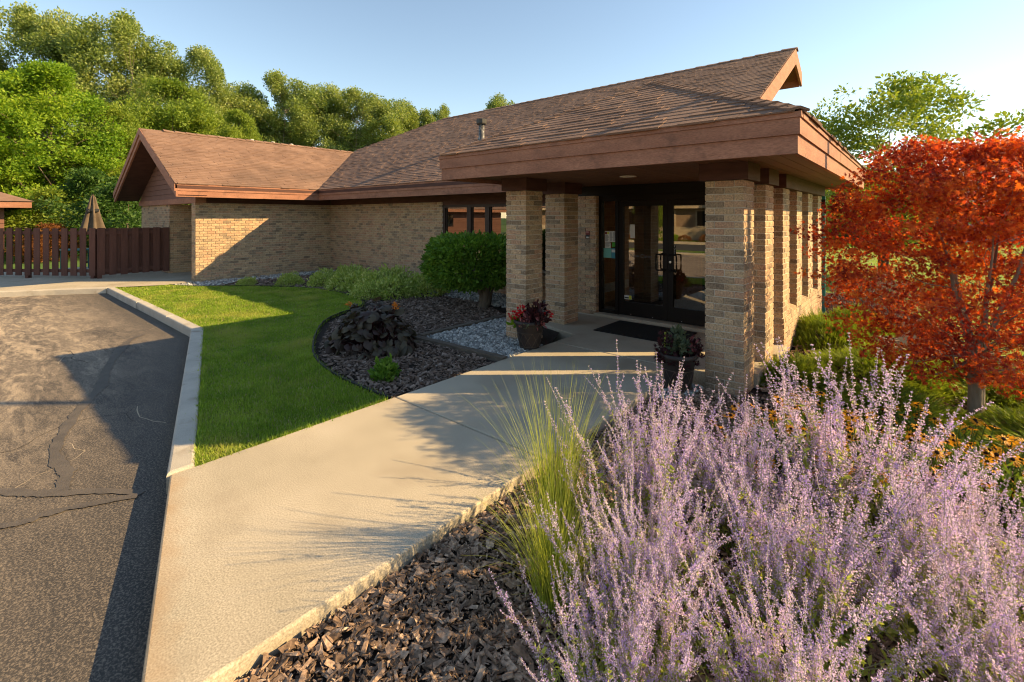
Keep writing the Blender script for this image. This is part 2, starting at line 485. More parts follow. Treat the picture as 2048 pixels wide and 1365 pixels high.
LEAF = dict(
    poplar=leafmat('poplar_leaf', [(0, (.10, .16, .035)), (.5, (.22, .29, .065)), (1, (.40, .44, .16))], scale=.25, rough=.42, spec=.5, trans=.45),
    bright=leafmat('bright_leaf', [(0, (.08, .19, .014)), (.5, (.20, .33, .022)), (1, (.38, .47, .04))], scale=.3, trans=.5),
    mid=leafmat('mid_leaf', [(0, (.10, .18, .02)), (.5, (.20, .28, .034)), (1, (.31, .37, .05))], scale=.3, trans=.45),
    dark=leafmat('dark_leaf', [(0, (.025, .065, .012)), (.6, (.06, .13, .022)), (1, (.12, .19, .032))], scale=1.2),
    locust=leafmat('locust_leaf', [(0, (.12, .19, .025)), (.6, (.24, .32, .04)), (1, (.38, .40, .07))], scale=.6),
    rust=leafmat('rust_leaf', [(0, (.14, .045, .012)), (1, (.28, .12, .03))], scale=.6),
    maple=leafmat('japanese_maple_leaf', [(0, (.10, .012, .010)), (.26, (.25, .026, .014)), (.52, (.45, .078, .020)), (.78, (.63, .19, .030)), (1, (.80, .43, .07))],
                  trans=.46, tcol=(1.5, 1.1, .55), scale=1.5, rw=.5),
    varieg=leafmat('variegated_leaf', [(0, (.20, .30, .06)), (.6, (.42, .52, .13)), (1, (.66, .68, .32))], scale=4, rw=.8),
    topiary=leafmat('topiary_leaf', [(0, (.05, .13, .014)), (.6, (.12, .24, .028)), (1, (.23, .36, .05))], scale=2, rw=.7),
    juniper=leafmat('juniper_leaf', [(0, (.07, .13, .015)), (.5, (.20, .28, .03)), (1, (.38, .44, .06))], scale=2.5, rw=.5),
    ligularia=leafmat('ligularia_leaf', [(0, (.045, .022, .024)), (.55, (.058, .050, .034)), (1, (.10, .082, .05))], trans=.2, rough=.5, rw=.7, scale=2),
    sageleaf=leafmat('sage_leaf', [(0, (.18, .26, .05)), (.6, (.38, .45, .10)), (1, (.58, .60, .22))], scale=4, rw=.6),
    sagestem=leafmat('sage_stem', [(0, (.30, .30, .19)), (1, (.48, .45, .32))], trans=.1, scale=4),
    sageflower=leafmat('sage_flower', [(0, (.30, .20, .66)), (.28, (.54, .42, .82)), (.55, (.76, .64, .84)), (1, (.93, .86, .84))], trans=.48, tcol=(1.1, .95, 1.0), scale=5, rw=.62),
    ornamental=leafmat('ornamental_blade', [(0, (.20, .29, .04)), (.6, (.40, .46, .08)), (1, (.62, .60, .20))], trans=.45, scale=3, rw=.7),
    susanpetal=leafmat('susan_petal', [(0, (.62, .24, .008)), (1, (.85, .42, .02))], trans=.35, tcol=(1, 1, .6), scale=3),
    susancone=plain('susan_cone', (.022, .010, .006), .9),
    susanleaf=leafmat('susan_leaf', [(0, (.05, .10, .015)), (1, (.15, .22, .035))], scale=4),
    coleus=leafmat('coleus_leaf', [(0, (.016, .005, .006)), (.7, (.055, .012, .016)), (1, (.13, .04, .04))], trans=.2, tcol=(1.3, .8, .8), scale=6, rw=.8),
    geranium=leafmat('geranium_petal', [(0, (.45, .008, .012)), (1, (.72, .02, .03))], trans=.25, tcol=(1, 1, 1), scale=9),
    pinkleaf=leafmat('pink_leaf', [(0, (.20, .05, .06)), (1, (.42, .16, .16))], trans=.25, scale=9, rw=.7),
    greyleaf=leafmat('grey_green_leaf', [(0, (.07, .10, .06)), (1, (.17, .20, .12))], scale=6, rw=.7),
    purple=leafmat('purple_leaf', [(0, (.06, .025, .04)), (1, (.26, .15, .18))], scale=5, rw=.7),
    orangeflower=plain('orange_petal', (.60, .20, .02), .6),
)

# ------------------------------------------------------------------ ground, lot, walk, kerb, beds
def sheet(name, P, z, mat, kind='structure', parent=None):
    P = [tuple(p) for p in P]
    a = Acc(); n = len(P)
    area = sum(P[i][0]*P[(i+1) % n][1]-P[(i+1) % n][0]*P[i][1] for i in range(n))
    if area < 0: P = P[::-1]
    import mathutils.geometry as mg
    tri = mg.tessellate_polygon([[Vector((x, y, 0)) for x, y in P]])
    V = [(x, y, z) for x, y in P]
    F = []
    for t in tri:
        (x0, y0), (x1, y1), (x2, y2) = [P[i] for i in t]
        F.append(t if (x1-x0)*(y2-y0)-(x2-x0)*(y1-y0) > 0 else t[::-1])
    return obj(name, mk(name, V, [F], [mat]), parent, kind=kind)

# kerb line: outer (lot side) and inner (bed side); it runs along Y=2.4, turns, and passes the end of the walk
def kl(x):            # the slanting kerb line, outer edge
    return .92-(x+3.90)*.2975
K_OUT = [(-15.45, 2.42), (-8.77, 2.40), (-3.93, .93)]
K_IN = [(-15.45, 2.58), (-8.74, 2.565), (-3.93, 1.10)]
W_L, W_R = -3.95, -2.09

sheet('terrain', [(-400, -400), (400, -400), (400, 400), (-400, 400)], -.30, MAT['turf'])
LOT = [(-15.6, 2.42), (-8.77, 2.41), (8, kl(8)), (8, -8.6), (-70, -8.6), (-70, -5), (-17.6, -5), (-17.0, .4), (-16.2, 1.64)]
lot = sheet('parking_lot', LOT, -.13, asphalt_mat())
def ribbon(name, P, w, z, mat, parent=None, seed=0, kind=None, jag=.25):
    P = smooth_poly(P, 14)
    r = np.random.default_rng(seed)
    T = np.gradient(P, axis=0); T /= np.linalg.norm(T, axis=1)[:, None]
    Nn = np.stack([-T[:, 1], T[:, 0]], 1)
    w0 = np.interp(np.linspace(0, 1, len(P)), np.linspace(0, 1, len(np.atleast_1d(w))), np.atleast_1d(w))
    sm = lambda: np.convolve(r.normal(size=len(P)+8), np.ones(5)/5, 'same')[4:-4]*2.2+.25*r.normal(size=len(P))
    wl = np.abs(w0*(1+jag*sm()))/2; wr = np.abs(w0*(1+jag*sm()))/2
    L = P+Nn*wl[:, None]; R = P-Nn*wr[:, None]
    V = np.concatenate([np.c_[L, np.full(len(P), z)], np.c_[R, np.full(len(P), z)]])
    n = len(P)
    F = [(i, n+i, n+i+1, i+1) for i in range(n-1)]
    return obj(name, mk(name, V, [F], [mat]), parent, kind=kind)
for k, (P, w) in enumerate([
    ([(-9.6, 1.95), (-9.04, 1.62), (-7.86, 1.24), (-7.11, 1.05), (-6.22, .74), (-5.63, .56), (-5.18, .50), (-4.87, .53), (-4.55, .46)], (.08, .11, .09, .10, .08, .07, .11, .08)),
    ([(-5.6, -.45), (-4.87, .19), (-4.59, .39), (-4.45, .55), (-4.10, .84)], (.07, .09, .08, .05)),
    ([(-4.9, -.5), (-4.32, .17), (-4.28, .36), (-4.20, .57), (-4.07, .80)], (.06, .07, .05)),
    ([(-14.5, -1.2), (-12.4, -.2), (-10.2, .3), (-8.6, .2), (-7.2, -.6)], (.05, .06, .05)),
]):
    ribbon('crack_seal', P, w, -.1255+k*.0015, MAT['seal'], lot, seed=k)

rr_ = np.random.default_rng(77)
ca = Acc()
for k in range(26):
    p = np.array([rr_.uniform(-13, -3.6), rr_.uniform(-1.6, 1.8)])
    if p[1] > min(2.3, kl(p[0])-.1): continue
    a_ = rr_.uniform(0, 6.28); P = [p]
    for j in range(rr_.integers(8, 22)):
        a_ += rr_.normal(0, .45); P.append(P[-1]+rr_.uniform(.05, .13)*np.array([math.cos(a_), math.sin(a_)]))
    P = np.array(P); P = P[P[:, 1] < np.minimum(2.3, .90-(P[:, 0]+3.9)*.2975)]
    if len(P) < 4: continue
    T = np.gradient(P, axis=0); T /= np.linalg.norm(T, axis=1)[:, None]; Nn = np.stack([-T[:, 1], T[:, 0]], 1)
    w = rr_.uniform(.002, .0045)*rr_.uniform(.4, 1.3, len(P))[:, None]
    n = len(P); V = np.concatenate([np.c_[P+Nn*w, np.full(n, -.129+k*.0001)], np.c_[P-Nn*w, np.full(n, -.129+k*.0001)]])
    ca.add(V, [(i, n+i, n+i+1, i+1) for i in range(n-1)], int(rr_.random() < .45))
obj('hairline_cracks', ca.mesh('hairline_cracks', [plain('open_crack', (.02, .018, .016), .95), plain('sandy_crack', (.42, .34, .24), .95)]), lot, kind='stuff')

# concrete walk, as separate slabs with open joints
walk = thing('concrete_walk', 'tan concrete walk', 'walk', (-3, 3, 0)); walk['kind'] = 'structure'
for k in ('label', 'category'): del walk[k]
def slab(P, z0, z1, r=.012):
    """slab with a small rounded top edge"""
    P = np.asarray(P, float)
    c = P.mean(0)
    def inset(d):
        out = []
        n = len(P)
        for i in range(n):
            a, b, e = P[i-1], P[i], P[(i+1) % n]
            d1 = (b-a)/np.linalg.norm(b-a); d2 = (e-b)/np.linalg.norm(e-b)
            n1 = np.array([-d1[1], d1[0]]); n2 = np.array([-d2[1], d2[0]])
            m = n1+n2
            m = m/np.linalg.norm(m); m = m/max(m @ n1, .35)
            out.append(b+m*d)
        return np.array(out)
    n = len(P)
    rings = [(P, z0), (P, z1-r), (inset(r*.35), z1-r*.3), (inset(r), z1)]
    V = np.concatenate([np.c_[p, np.full(n, z)] for p, z in rings])
    F = []
    for k in range(3):
        F += [(k*n+i, k*n+(i+1) % n, (k+1)*n+(i+1) % n, (k+1)*n+i) for i in range(n)]
    return V, F, [list(range(3*n, 4*n))]
def add_slab(name, P, z0, z1, mat, parent=None, r=.012, kind=None):
    a = Acc(); V, F, T = slab(P, z0, z1, r)
    a.add(V, F); a.add(V, T)
    return obj(name, a.mesh(name, mat), parent, kind=kind)
g = .006
ys = [None, 2.83, 4.2, 5.55, 7.52]
add_slab('slab', [(W_L, kl(W_L)+.02), (W_R, kl(W_R)+.02), (W_R, 2.83-g), (W_L, 2.83-g)], -.25, 0, MAT['walk'], walk)
add_slab('slab', [(W_L, 2.83+g), (W_R, 2.83+g), (W_R, 4.55), (W_R-.02, 5.55-g), (W_L, 5.55-g)], -.25, 0, MAT['concrete'], walk)
add_slab('slab', [(W_L, 5.55+g), (W_R-.02, 5.55+g), (-1.72, 5.66), (-1.72, 7.50), (-4.95, 7.50), (-4.95, 6.40), (W_L, 6.1)], -.25, 0, MAT['concrete'], walk)
add_slab('door_step', [(-4.45, 7.505), (-1.74, 7.505), (-1.74, 7.76), (-4.45, 7.76)], -.2, .045, MAT['concrete'], walk)

kerb = obj('kerb', None, kind='structure')
def kerb_piece(A, B, C, D):
    add_slab('kerb_block', [A, B, C, D], -.4, .012, MAT['curb'], kerb, .02)
x0 = -15.45
cuts = [-15.45, -12.4, -9.9, None]
for a, b in ((-15.45, -12.4), (-12.4, -10.2)):
    kerb_piece((a+g, 2.42), (b-g, 2.41), (b-g, 2.575), (a+g, 2.58))
kerb_piece((-10.2+g, 2.41), (-8.77, 2.40), (-8.72, 2.565), (-10.2+g, 2.575))
for t0, t1 in ((0, .5), (.5, 1)):
    o0 = np.array([-8.77, 2.40]); o1 = np.array([-3.955, .936]); i0 = np.array([-8.72, 2.565]); i1 = np.array([-3.955, 1.105])
    e = .0012
    kerb_piece(tuple(o0+(o1-o0)*(t0+e)), tuple(o0+(o1-o0)*(t1-e)), tuple(i0+(i1-i0)*(t1-e)), tuple(i0+(i1-i0)*(t0+e)))
# kerb east of the walk
o0 = np.array([W_R+.01, kl(W_R)]); o1 = np.array([8, kl(8)]); d = np.array([.047, .16])
kerb_piece(tuple(o0), tuple(o1), tuple(o1+d), tuple(o0+d))

# concrete apron in front of the fence
PAD = [(-15.45, 2.44), (-15.45, 2.62), (-14.95, 3.62), (-15.15, 4.2), (-15.15, 4.34), (-15.6, 4.36), (-15.6, 7.2), (-17.98, 7.2), (-17.98, 4.3), (-22.6, 4.3), (-22.6, -5), (-17.5, -5), (-16.9, .4), (-16.2, 1.6)]
apron = sheet('concrete_apron', PAD, .002, MAT['concrete'])
add_slab('apron_kerb', [(-17.5, -5), (-17.35, -5), (-16.74, .42), (-16.08, 1.53), (-15.46, 2.41), (-15.62, 2.52), (-16.2, 1.65), (-16.9, .45)], -.3, .008, MAT['curb'], None, .02, kind='structure')

# lawn and planting beds
EDGE = smooth_poly([(-14.95, 3.62), (-14.5, 3.75), (-13.9, 4.15), (-13.4, 4.75), (-12.5, 5.32), (-11.5, 5.75), (-10.5, 5.85), (-9.5, 5.75), (-8.72, 5.45), (-8.35, 5.05), (-8.15, 4.6),
                    (-7.75, 4.1), (-7.1, 3.62), (-6.43, 3.23), (-5.84, 2.96), (-5.14, 2.80), (-4.45, 2.76), (-3.96, 2.78)], 5)
LAWN = [(-15.44, 2.60), (-8.73, 2.575), (-3.96, 1.13)] + [tuple(p) for p in EDGE[::-1]]
sheet('lawn', LAWN, -.028, MAT['turf'])
BED = [tuple(p) for p in EDGE] + [(-3.955, 5.4), (-4.3, 6.2), (-4.9, 6.4), (-4.9, 8.24), (-15.17, 8.24), (-15.17, 4.2)]
sheet('planting_bed', BED, -.045, MAT['soil'])
RBED = [(W_R+.01, kl(W_R)+.16), (8, kl(8)+.16), (8, 4.3), (2.2, 7.2), (.6, 9.3), (-.1, 12.0), (-1.2, 13.8), (-2.8, 14.2), (-2.9, 10.7), (-1.36, 10.7), (-1.36, 5.3), (W_R+.01, 5.2)]
sheet('mulch_bed', RBED, -.075, MAT['soil'])
sheet('side_lawn', [(8, 4.3), (60, -10), (60, 90), (-30, 90), (-30, 16), (-2.8, 14.2), (-1.2, 13.8), (-.1, 12.0), (.6, 9.3), (2.2, 7.2)], -.085, M('side_turf', [(0, (.13, .20, .015)), (1, (.25, .32, .03))], scale=2, rough=.95, bump=.5, bscale=80, fine=.3, fscale=60))

# bed edging strip
def strip(name, P, h, z, t, mat, kind=None, parent=None):
    P = np.asarray(P); a = Acc()
    T = np.gradient(P, axis=0); T /= np.linalg.norm(T, axis=1)[:, None]
    Nn = np.stack([-T[:, 1], T[:, 0]], 1)*t/2
    n = len(P)
    V = np.concatenate([np.c_[P+Nn, np.full(n, z)], np.c_[P+Nn, np.full(n, z+h)], np.c_[P-Nn, np.full(n, z+h)], np.c_[P-Nn, np.full(n, z)]])
    F = [(k*n+i, k*n+i+1, (k+1) % 4*n+i+1, (k+1) % 4*n+i) for k in range(4) for i in range(n-1)]
    a.add(V, F)
    return obj(name, a.mesh(name, mat), parent, kind=kind)
strip('bed_edging', EDGE, .075, -.06, .022, MAT['plastic_edge'], kind='structure')

# landscape timbers round the grey gravel
tm = thing('landscape_timber', 'weathered grey timber edging the grey gravel on its walk side, beside the bark mulch', 'timber', (-4.8, 4.5, -.05), group='landscape timbers round the gravel')
a = Acc().obox((-4.80, 4.46, -.025), (.85, .03, 0), (-.003, .05, 0), (0, 0, .045)); obj('beam', a.mesh('beam', MAT['timber']), tm)
tm2 = thing('landscape_timber', 'dark landscape timber running back along the gravel towards the window wall', 'timber', (-5.7, 5.5, -.05), group='landscape timbers round the gravel')
a = Acc().obox((-5.68, 5.72, -.03), (.02, 1.18, 0), (.05, -.001, 0), (0, 0, .045)); obj('beam', a.mesh('beam', MAT['timber']), tm2)

# loose cover: stones and chips
ico_V = []; t = (1+5**.5)/2
for s1 in (-1, 1):
    for s2 in (-1, 1):
        ico_V += [(0, s1, s2*t), (s1, s2*t, 0), (s2*t, 0, s1)]
ico_V = np.array(ico_V)/math.hypot(1, t)
from itertools import combinations
_d = lambda i, j: np.linalg.norm(ico_V[i]-ico_V[j])
ICO_F = [f for f in combinations(range(12), 3) if all(_d(i, j) < 1.1 for i, j in combinations(f, 2))]
ICO_F = np.array([f if np.dot(np.cross(ico_V[f[1]]-ico_V[f[0]], ico_V[f[2]]-ico_V[f[0]]), ico_V[f[0]]) > 0 else f[::-1] for f in ICO_F])

def stones(name, poly, n, size, z, mat, seed, squash=.65, kind='stuff', zvar=.012):
    r = np.random.default_rng(seed)
    a = Acc()
    P2 = sample_poly(poly, n, r)
    for v in range(6):
        Pv = P2[v::6]
        tV = ico_V*r.uniform(.7, 1.2, (12, 1))*np.array([1, .8, squash])
        P = np.c_[Pv, z+r.uniform(-.3, 1, len(Pv))*zvar]
        V, F = scatter(tV, ICO_F, P, rand_rot(len(Pv), r), r.uniform(.6, 1.25, len(Pv))*size)
        a.add(V, F)
    return obj(name, a.mesh(name, mat), kind=kind)

def chips(name, poly, n, L, z, mat, seed, zvar=.02, tilt=.7, poly_ok=None):
    r = np.random.default_rng(seed)
    a = Acc()
    P2 = sample_poly(poly, n, r)
    base = np.array([(-1,-1,-1),(1,-1,-1),(1,1,-1),(-1,1,-1),(-1,-1,1),(1,-1,1),(1,1,1),(-1,1,1)])*np.array([1, .36, .12])
    for v in range(10):
        Pv = P2[v::10]
        tV = base*r.uniform(.6, 1.15, (8, 1))+r.normal(0, .07, (8, 3))*np.array([1, .8, .5]); tV[[1, 2, 5, 6], 1] *= r.uniform(.2, 1)
        P = np.c_[Pv, z+r.uniform(0, 1, len(Pv))*zvar]
        s = (.30+1.05*r.uniform(0, 1, len(Pv))**1.6)*L/2*1.15
        s3 = np.stack([s, s*r.uniform(.7, 1.6, len(Pv)), s*r.uniform(.7, 1.6, len(Pv))], 1)
        V, F = scatter(tV, np.array(BOXF), P, rand_rot(len(Pv), r, tilt), s3)
        a.add(V, F)
    return obj(name, a.mesh(name, mat), kind='stuff')

FG = [(W_R+.03, kl(W_R)+.2), (1.3, kl(1.3)+.2), (1.6, 2.6), (-.3, 3.6), (-1.2, 5.4), (-1.35, 5.2), (W_R+.03, 4.7)]
FG = [(W_R+.03, .6), (-.9, .1), (1.2, .4), (1.4, 2.6), (-.2, 3.6), (-1.2, 5.2), (-1.75, 5.2), (W_R+.03, 4.75)]
chips('bark_mulch', FG, 30000, .050, -.072, MAT['chip'], 11, .030, .75)
chips('bark_mulch', FG, 30000, .024, -.066, MAT['chip'], 112, .026, 1.0)
chips('bark_mulch', FG, 2600, .072, -.062, MAT['chip'], 111, .026, .6)
chips('bark_mulch', [(-1.30, 5.0), (.6, 4.4), (3, 5), (1.4, 7.2), (-.2, 9.0), (-.5, 12), (-1.3, 13.4), (-2.6, 13), (-1.30, 10.7)], 7000, .085, -.07, MAT['chip'], 12, .03)
chips('bark_mulch', [(-8.2, 5.1), (-7.7, 4.2), (-7.0, 3.72), (-6.4, 3.30), (-5.8, 3.03), (-5.14, 2.87), (-4.5, 2.83), (-3.99, 2.85), (-3.99, 4.36), (-5.6, 4.48), (-5.75, 6.6), (-7.3, 7.3), (-9.0, 7.0), (-8.6, 5.6)], 15000, .062, -.04, MAT['chipdark'], 13, .03)
chips('bark_mulch', [(-14.0, 4.35), (-13.3, 4.95), (-12.4, 5.5), (-11.4, 5.9), (-10.4, 5.95), (-9.4, 5.85), (-8.8, 5.6), (-9.0, 7.2), (-14.2, 7.0), (-14.5, 5.2)], 5000, .085, -.04, MAT['chipdark'], 14, .03)
stones('grey_gravel', [(-5.6, 4.58), (-3.97, 4.55), (-3.97, 5.30), (-4.28, 5.33), (-4.75, 5.33), (-4.75, 6.5), (-5.6, 6.6)], 4200, .031, -.035, MAT['gravel'], 15, zvar=.03)
stones('grey_gravel', [(-9.2, 7.35), (-4.95, 7.0), (-4.95, 8.2), (-9.2, 8.2)], 3000, .036, -.035, MAT['gravel'], 16, zvar=.03)
stones('wall_gravel', [(-14.95, 3.70), (-14.4, 3.85), (-13.95, 4.25), (-14.35, 5.2), (-14.4, 7.3), (-9.2, 7.5), (-9.2, 8.2), (-15.12, 8.2), (-15.12, 4.3)], 3600, .042, -.035, MAT['gravel'], 17, zvar=.03)
stones('grey_gravel', [(-2.06, 4.62), (-1.75, 4.75), (-1.72, 5.2), (-2.06, 5.2)], 200, .034, -.065, MAT['gravel'], 18, zvar=.03)

# grass blades
def blades(name, poly, n, h, w, z, mat, seed, dist_k=None):
    r = np.random.default_rng(seed)
    P = sample_poly(poly, n, r)
    if dist_k is not None:
        d = np.hypot(P[:, 0], P[:, 1]); P = P[r.uniform(0, 1, len(P)) < np.clip(dist_k/d, .12, 1)]
    n = len(P)
    d = np.hypot(P[:, 0], P[:, 1])
    tuft = .8+.45*vnoise(P, 1.6, 3)+.25*vnoise(P, 6, 4)
    hh = h*r.uniform(.6, 1.3, n)*np.clip(tuft, .5, 1.4)
    ww = w*(1+np.clip(d-4, 0, 40)*.13)
    a = r.uniform(0, 2*np.pi, n); lean = r.uniform(.15, 1.1, n)
    D = np.stack([np.cos(a), np.sin(a)], 1); Q = np.stack([-D[:, 1], D[:, 0]], 1)
    lo = np.c_[P, np.full(n, z)]
    b0 = lo.copy(); b0[:, :2] += Q*ww[:, None]/2
    b1 = lo.copy(); b1[:, :2] -= Q*ww[:, None]/2
    mid = lo.copy(); mid[:, :2] += D*(hh*np.sin(lean)*.35)[:, None]; mid[:, 2] += hh*.6
    m0 = mid.copy(); m0[:, :2] += Q*ww[:, None]*.4; m1 = mid.copy(); m1[:, :2] -= Q*ww[:, None]*.4
    tp = lo.copy(); tp[:, :2] += D*(hh*np.sin(lean))[:, None]; tp[:, 2] += hh*np.cos(lean*.8)
    V = np.stack([b0, b1, m1, m0, tp], 1).reshape(-1, 3)
    i = np.arange(n)[:, None]*5
    return obj(name, mk(name, V, [i+np.array([[0, 1, 2, 3]]), i+np.array([[3, 2, 4]])], [mat]), kind='stuff')
LAWN_IN = [(-15.42, 2.585), (-8.715, 2.572), (-3.96, 1.11)] + [tuple(p-np.array([0, .02])) for p in EDGE[::-1]]
blades('lawn_grass', LAWN_IN, 330000, .055, .0045, -.03, MAT['blade'], 21, 5.0)
blades('dry_grass', LAWN_IN, 26000, .05, .0045, -.025, M('dry_blade', [(0, (.30, .25, .10)), (1, (.50, .42, .20))], trans=.3), 23, 5.0)
rr_ = np.random.default_rng(24)
for nm, Ep, off in (('edge_grass', EDGE, -.03), ('edge_grass', np.array([(-3.955, 1.12), (-3.955, 1.7), (-3.955, 2.76)]), -.01), ('edge_grass', np.array([(-15.4, 2.585), (-8.72, 2.575), (-3.96, 1.12)]), .0)):
    Ep = np.asarray(Ep); seg = np.linalg.norm(np.diff(Ep, axis=0), axis=1); cs_ = np.concatenate([[0], np.cumsum(seg)])
    q_ = rr_.uniform(0, cs_[-1], int(cs_[-1]*420)); P_ = np.stack([np.interp(q_, cs_, Ep[:, i]) for i in (0, 1)], 1)+rr_.normal(0, .022, (len(q_), 2)); P_[:, 1] += off
    n_ = len(P_); D_ = rnd = rr_.normal(size=(n_, 3)); D_[:, 2] = np.abs(D_[:, 2])+.7
    tV = np.array([(0, .045, 0), (0, -.045, 0), (.5, -.035, .02), (.5, .035, .02), (1, 0, -.10)]); tF = [np.array([(0, 1, 2, 3)]), np.array([(3, 2, 4)])]
    Dn = D_/np.linalg.norm(D_, axis=1)[:, None]; Yn = np.cross([0, 0, 1.], Dn); Yn /= np.linalg.norm(Yn, axis=1)[:, None]
    V_, F_ = scatter(tV, tF, np.c_[P_, np.full(n_, -.03)], np.stack([Dn, Yn, np.cross(Dn, Yn)], -1), rr_.uniform(.04, .09, n_))
    obj(nm, mk(nm, V_, F_, [MAT['blade']]), kind='stuff')
blades('side_lawn_grass', [(8, 4.4), (30, -2), (40, 30), (8, 45), (-20, 50), (-12, 22), (-2.8, 14.3), (-1.2, 13.9), (-.05, 12.1), (.65, 9.4), (2.25, 7.25)], 170000, .065, .006, -.09, MAT['blade'], 22, 9)

# ------------------------------------------------------------------ the office building
BL, BJ, BH = .187, .010, .0727          # brick length, joint, course height
bld = thing('office_building', 'long tan brick office building with brown shingle roofs and a porch over its glass doors', 'building', (-8, 8, 0))
ZE, ZF = 2.31, 2.655                     # fascia bottom, roof edge

BR_MESH = {}
def brick_mesh(l, d, v):
    """one brick, centred, long axis X, a little uneven, arrises eased"""
    k = (round(l, 3), round(d, 3), v)
    if k not in BR_MESH:
        r = np.random.default_rng(hash(k) % 9999+v)
        h = BH-BJ; c = .0035
        a = Acc()
        hx, hy, hz = l/2, d/2, h/2
        V = []
        for z, ins in ((-hz, c), (-hz+c, 0), (hz-c, 0), (hz, c)):
            for sx, sy in ((-1, -1), (1, -1), (1, 1), (-1, 1)):
                V.append((sx*(hx-ins), sy*(hy-ins), z))
        V = np.array(V)+r.normal(0, .0011, (16, 3))
        F = [(0, 3, 2, 1), (12, 13, 14, 15)]
        for k2 in range(3):
            F += [(k2*4+i, k2*4+(i+1) % 4, k2*4+4+(i+1) % 4, k2*4+4+i) for i in range(4)]
        BR_MESH[k] = mk('brick', V, [F], [MAT['brick']])
    return BR_MESH[k]
def brick_np(l, d, r):
    h = BH-BJ
    V = np.array([(-1,-1,-1),(1,-1,-1),(1,1,-1),(-1,1,-1),(-1,-1,1),(1,-1,1),(1,1,1),(-1,1,1)])*np.array([l/2, d/2, h/2])
    return V+r.normal(0, .001, (8, 3))

def brick_column(x0, x1, y0, y1, z0, ncourse, label, see=('-y', '+x')):
    cx, cy = (x0+x1)/2, (y0+y1)/2
    t = thing('brick_column', label, 'column', (cx, cy, z0), group='brick columns of the porch')
    top = z0+ncourse*BH
    a = Acc().box((x0+.008, y0+.008, z0), (x1-.008, y1-.008, top-.001)); obj('mortar_core', a.mesh('mortar_core', MAT['mortar']), t)
    r = np.random.default_rng(int(abs(cx*1000)+cy*37))
    hid = Acc()
    D = .09
    wx, wy = x1-x0, y1-y0
    lx, ly = (wx-BJ)/2, (wy-BJ)/2
    for c in range(ncourse):
        z = z0+c*BH+BH/2+.0
        L = []
        if c % 2 == 0:
            for sx in (-1, 1):
                for sy in (-1, 1):
                    L.append((sx*(lx+BJ)/2, sy*(wy-D)/2, 0, lx, sy < 0 or sx > 0))
            for sx in (-1, 1):
                L.append((sx*(wx-D)/2, 0, 1, wy-2*D-2*BJ, sx > 0))
        else:
            for sx in (-1, 1):
                for sy in (-1, 1):
                    L.append((sx*(wx-D)/2, sy*(ly+BJ)/2, 1, ly, sx > 0 or sy < 0))
            for sy in (-1, 1):
                L.append((0, sy*(wy-D)/2, 0, wx-2*D-2*BJ, sy < 0))
        for x, y, rot, l, vis in L:
            jx, jy = r.normal(0, .0013, 2)
            if vis:
                o = obj('brick', brick_mesh(l, D, int(r.integers(3))), t, (x+jx, y+jy, z-z0))
                o.rotation_euler = (0, 0, (math.pi/2 if rot else 0)+(math.pi if r.random() < .5 else 0)+r.normal(0, .003))
            else:
                V = brick_np(l, D, r)
                if rot: V = V[:, [1, 0, 2]]*np.array([-1, 1, 1])
                hid.add(V+np.array([cx+x, cy+y, z]), BOXF)
    obj('rear_brickwork', hid.mesh('rear_brickwork', MAT['brick']), t, kind='stuff')
    return t

ZC = 30*BH                               # 2.18, top of brickwork
brick_column(-1.73, -1.34, 5.25, 5.65, -.145, 32, 'brick porch column nearest the camera, at the front right corner of the porch')
ROWY = [6.17, 7.14, 8.12, 9.10, 10.12]
ORD = ['second brick column back along the right side of the porch', 'third brick column back along the right side of the porch',
       'fourth brick column along the right side, rising from the low brick wall', 'fifth brick column along the right side, rising from the low brick wall',
       'farthest brick column at the back end of the right side of the porch']
for i, y in enumerate(ROWY):
    z0 = .0 if i < 2 else 6*BH
    brick_column(-1.73, -1.34, y, y+.42, z0 if i else 0, 30 if i < 2 else 24, ORD[i])
brick_column(-4.69, -4.31, 5.36, 5.76, -2*BH, 32, 'brick porch column at the front left corner, behind the pot of red geraniums')
brick_column(-4.82, -4.43, 6.53, 6.95, 0, 30, 'brick porch column standing between the front left corner column and the brick door pier')

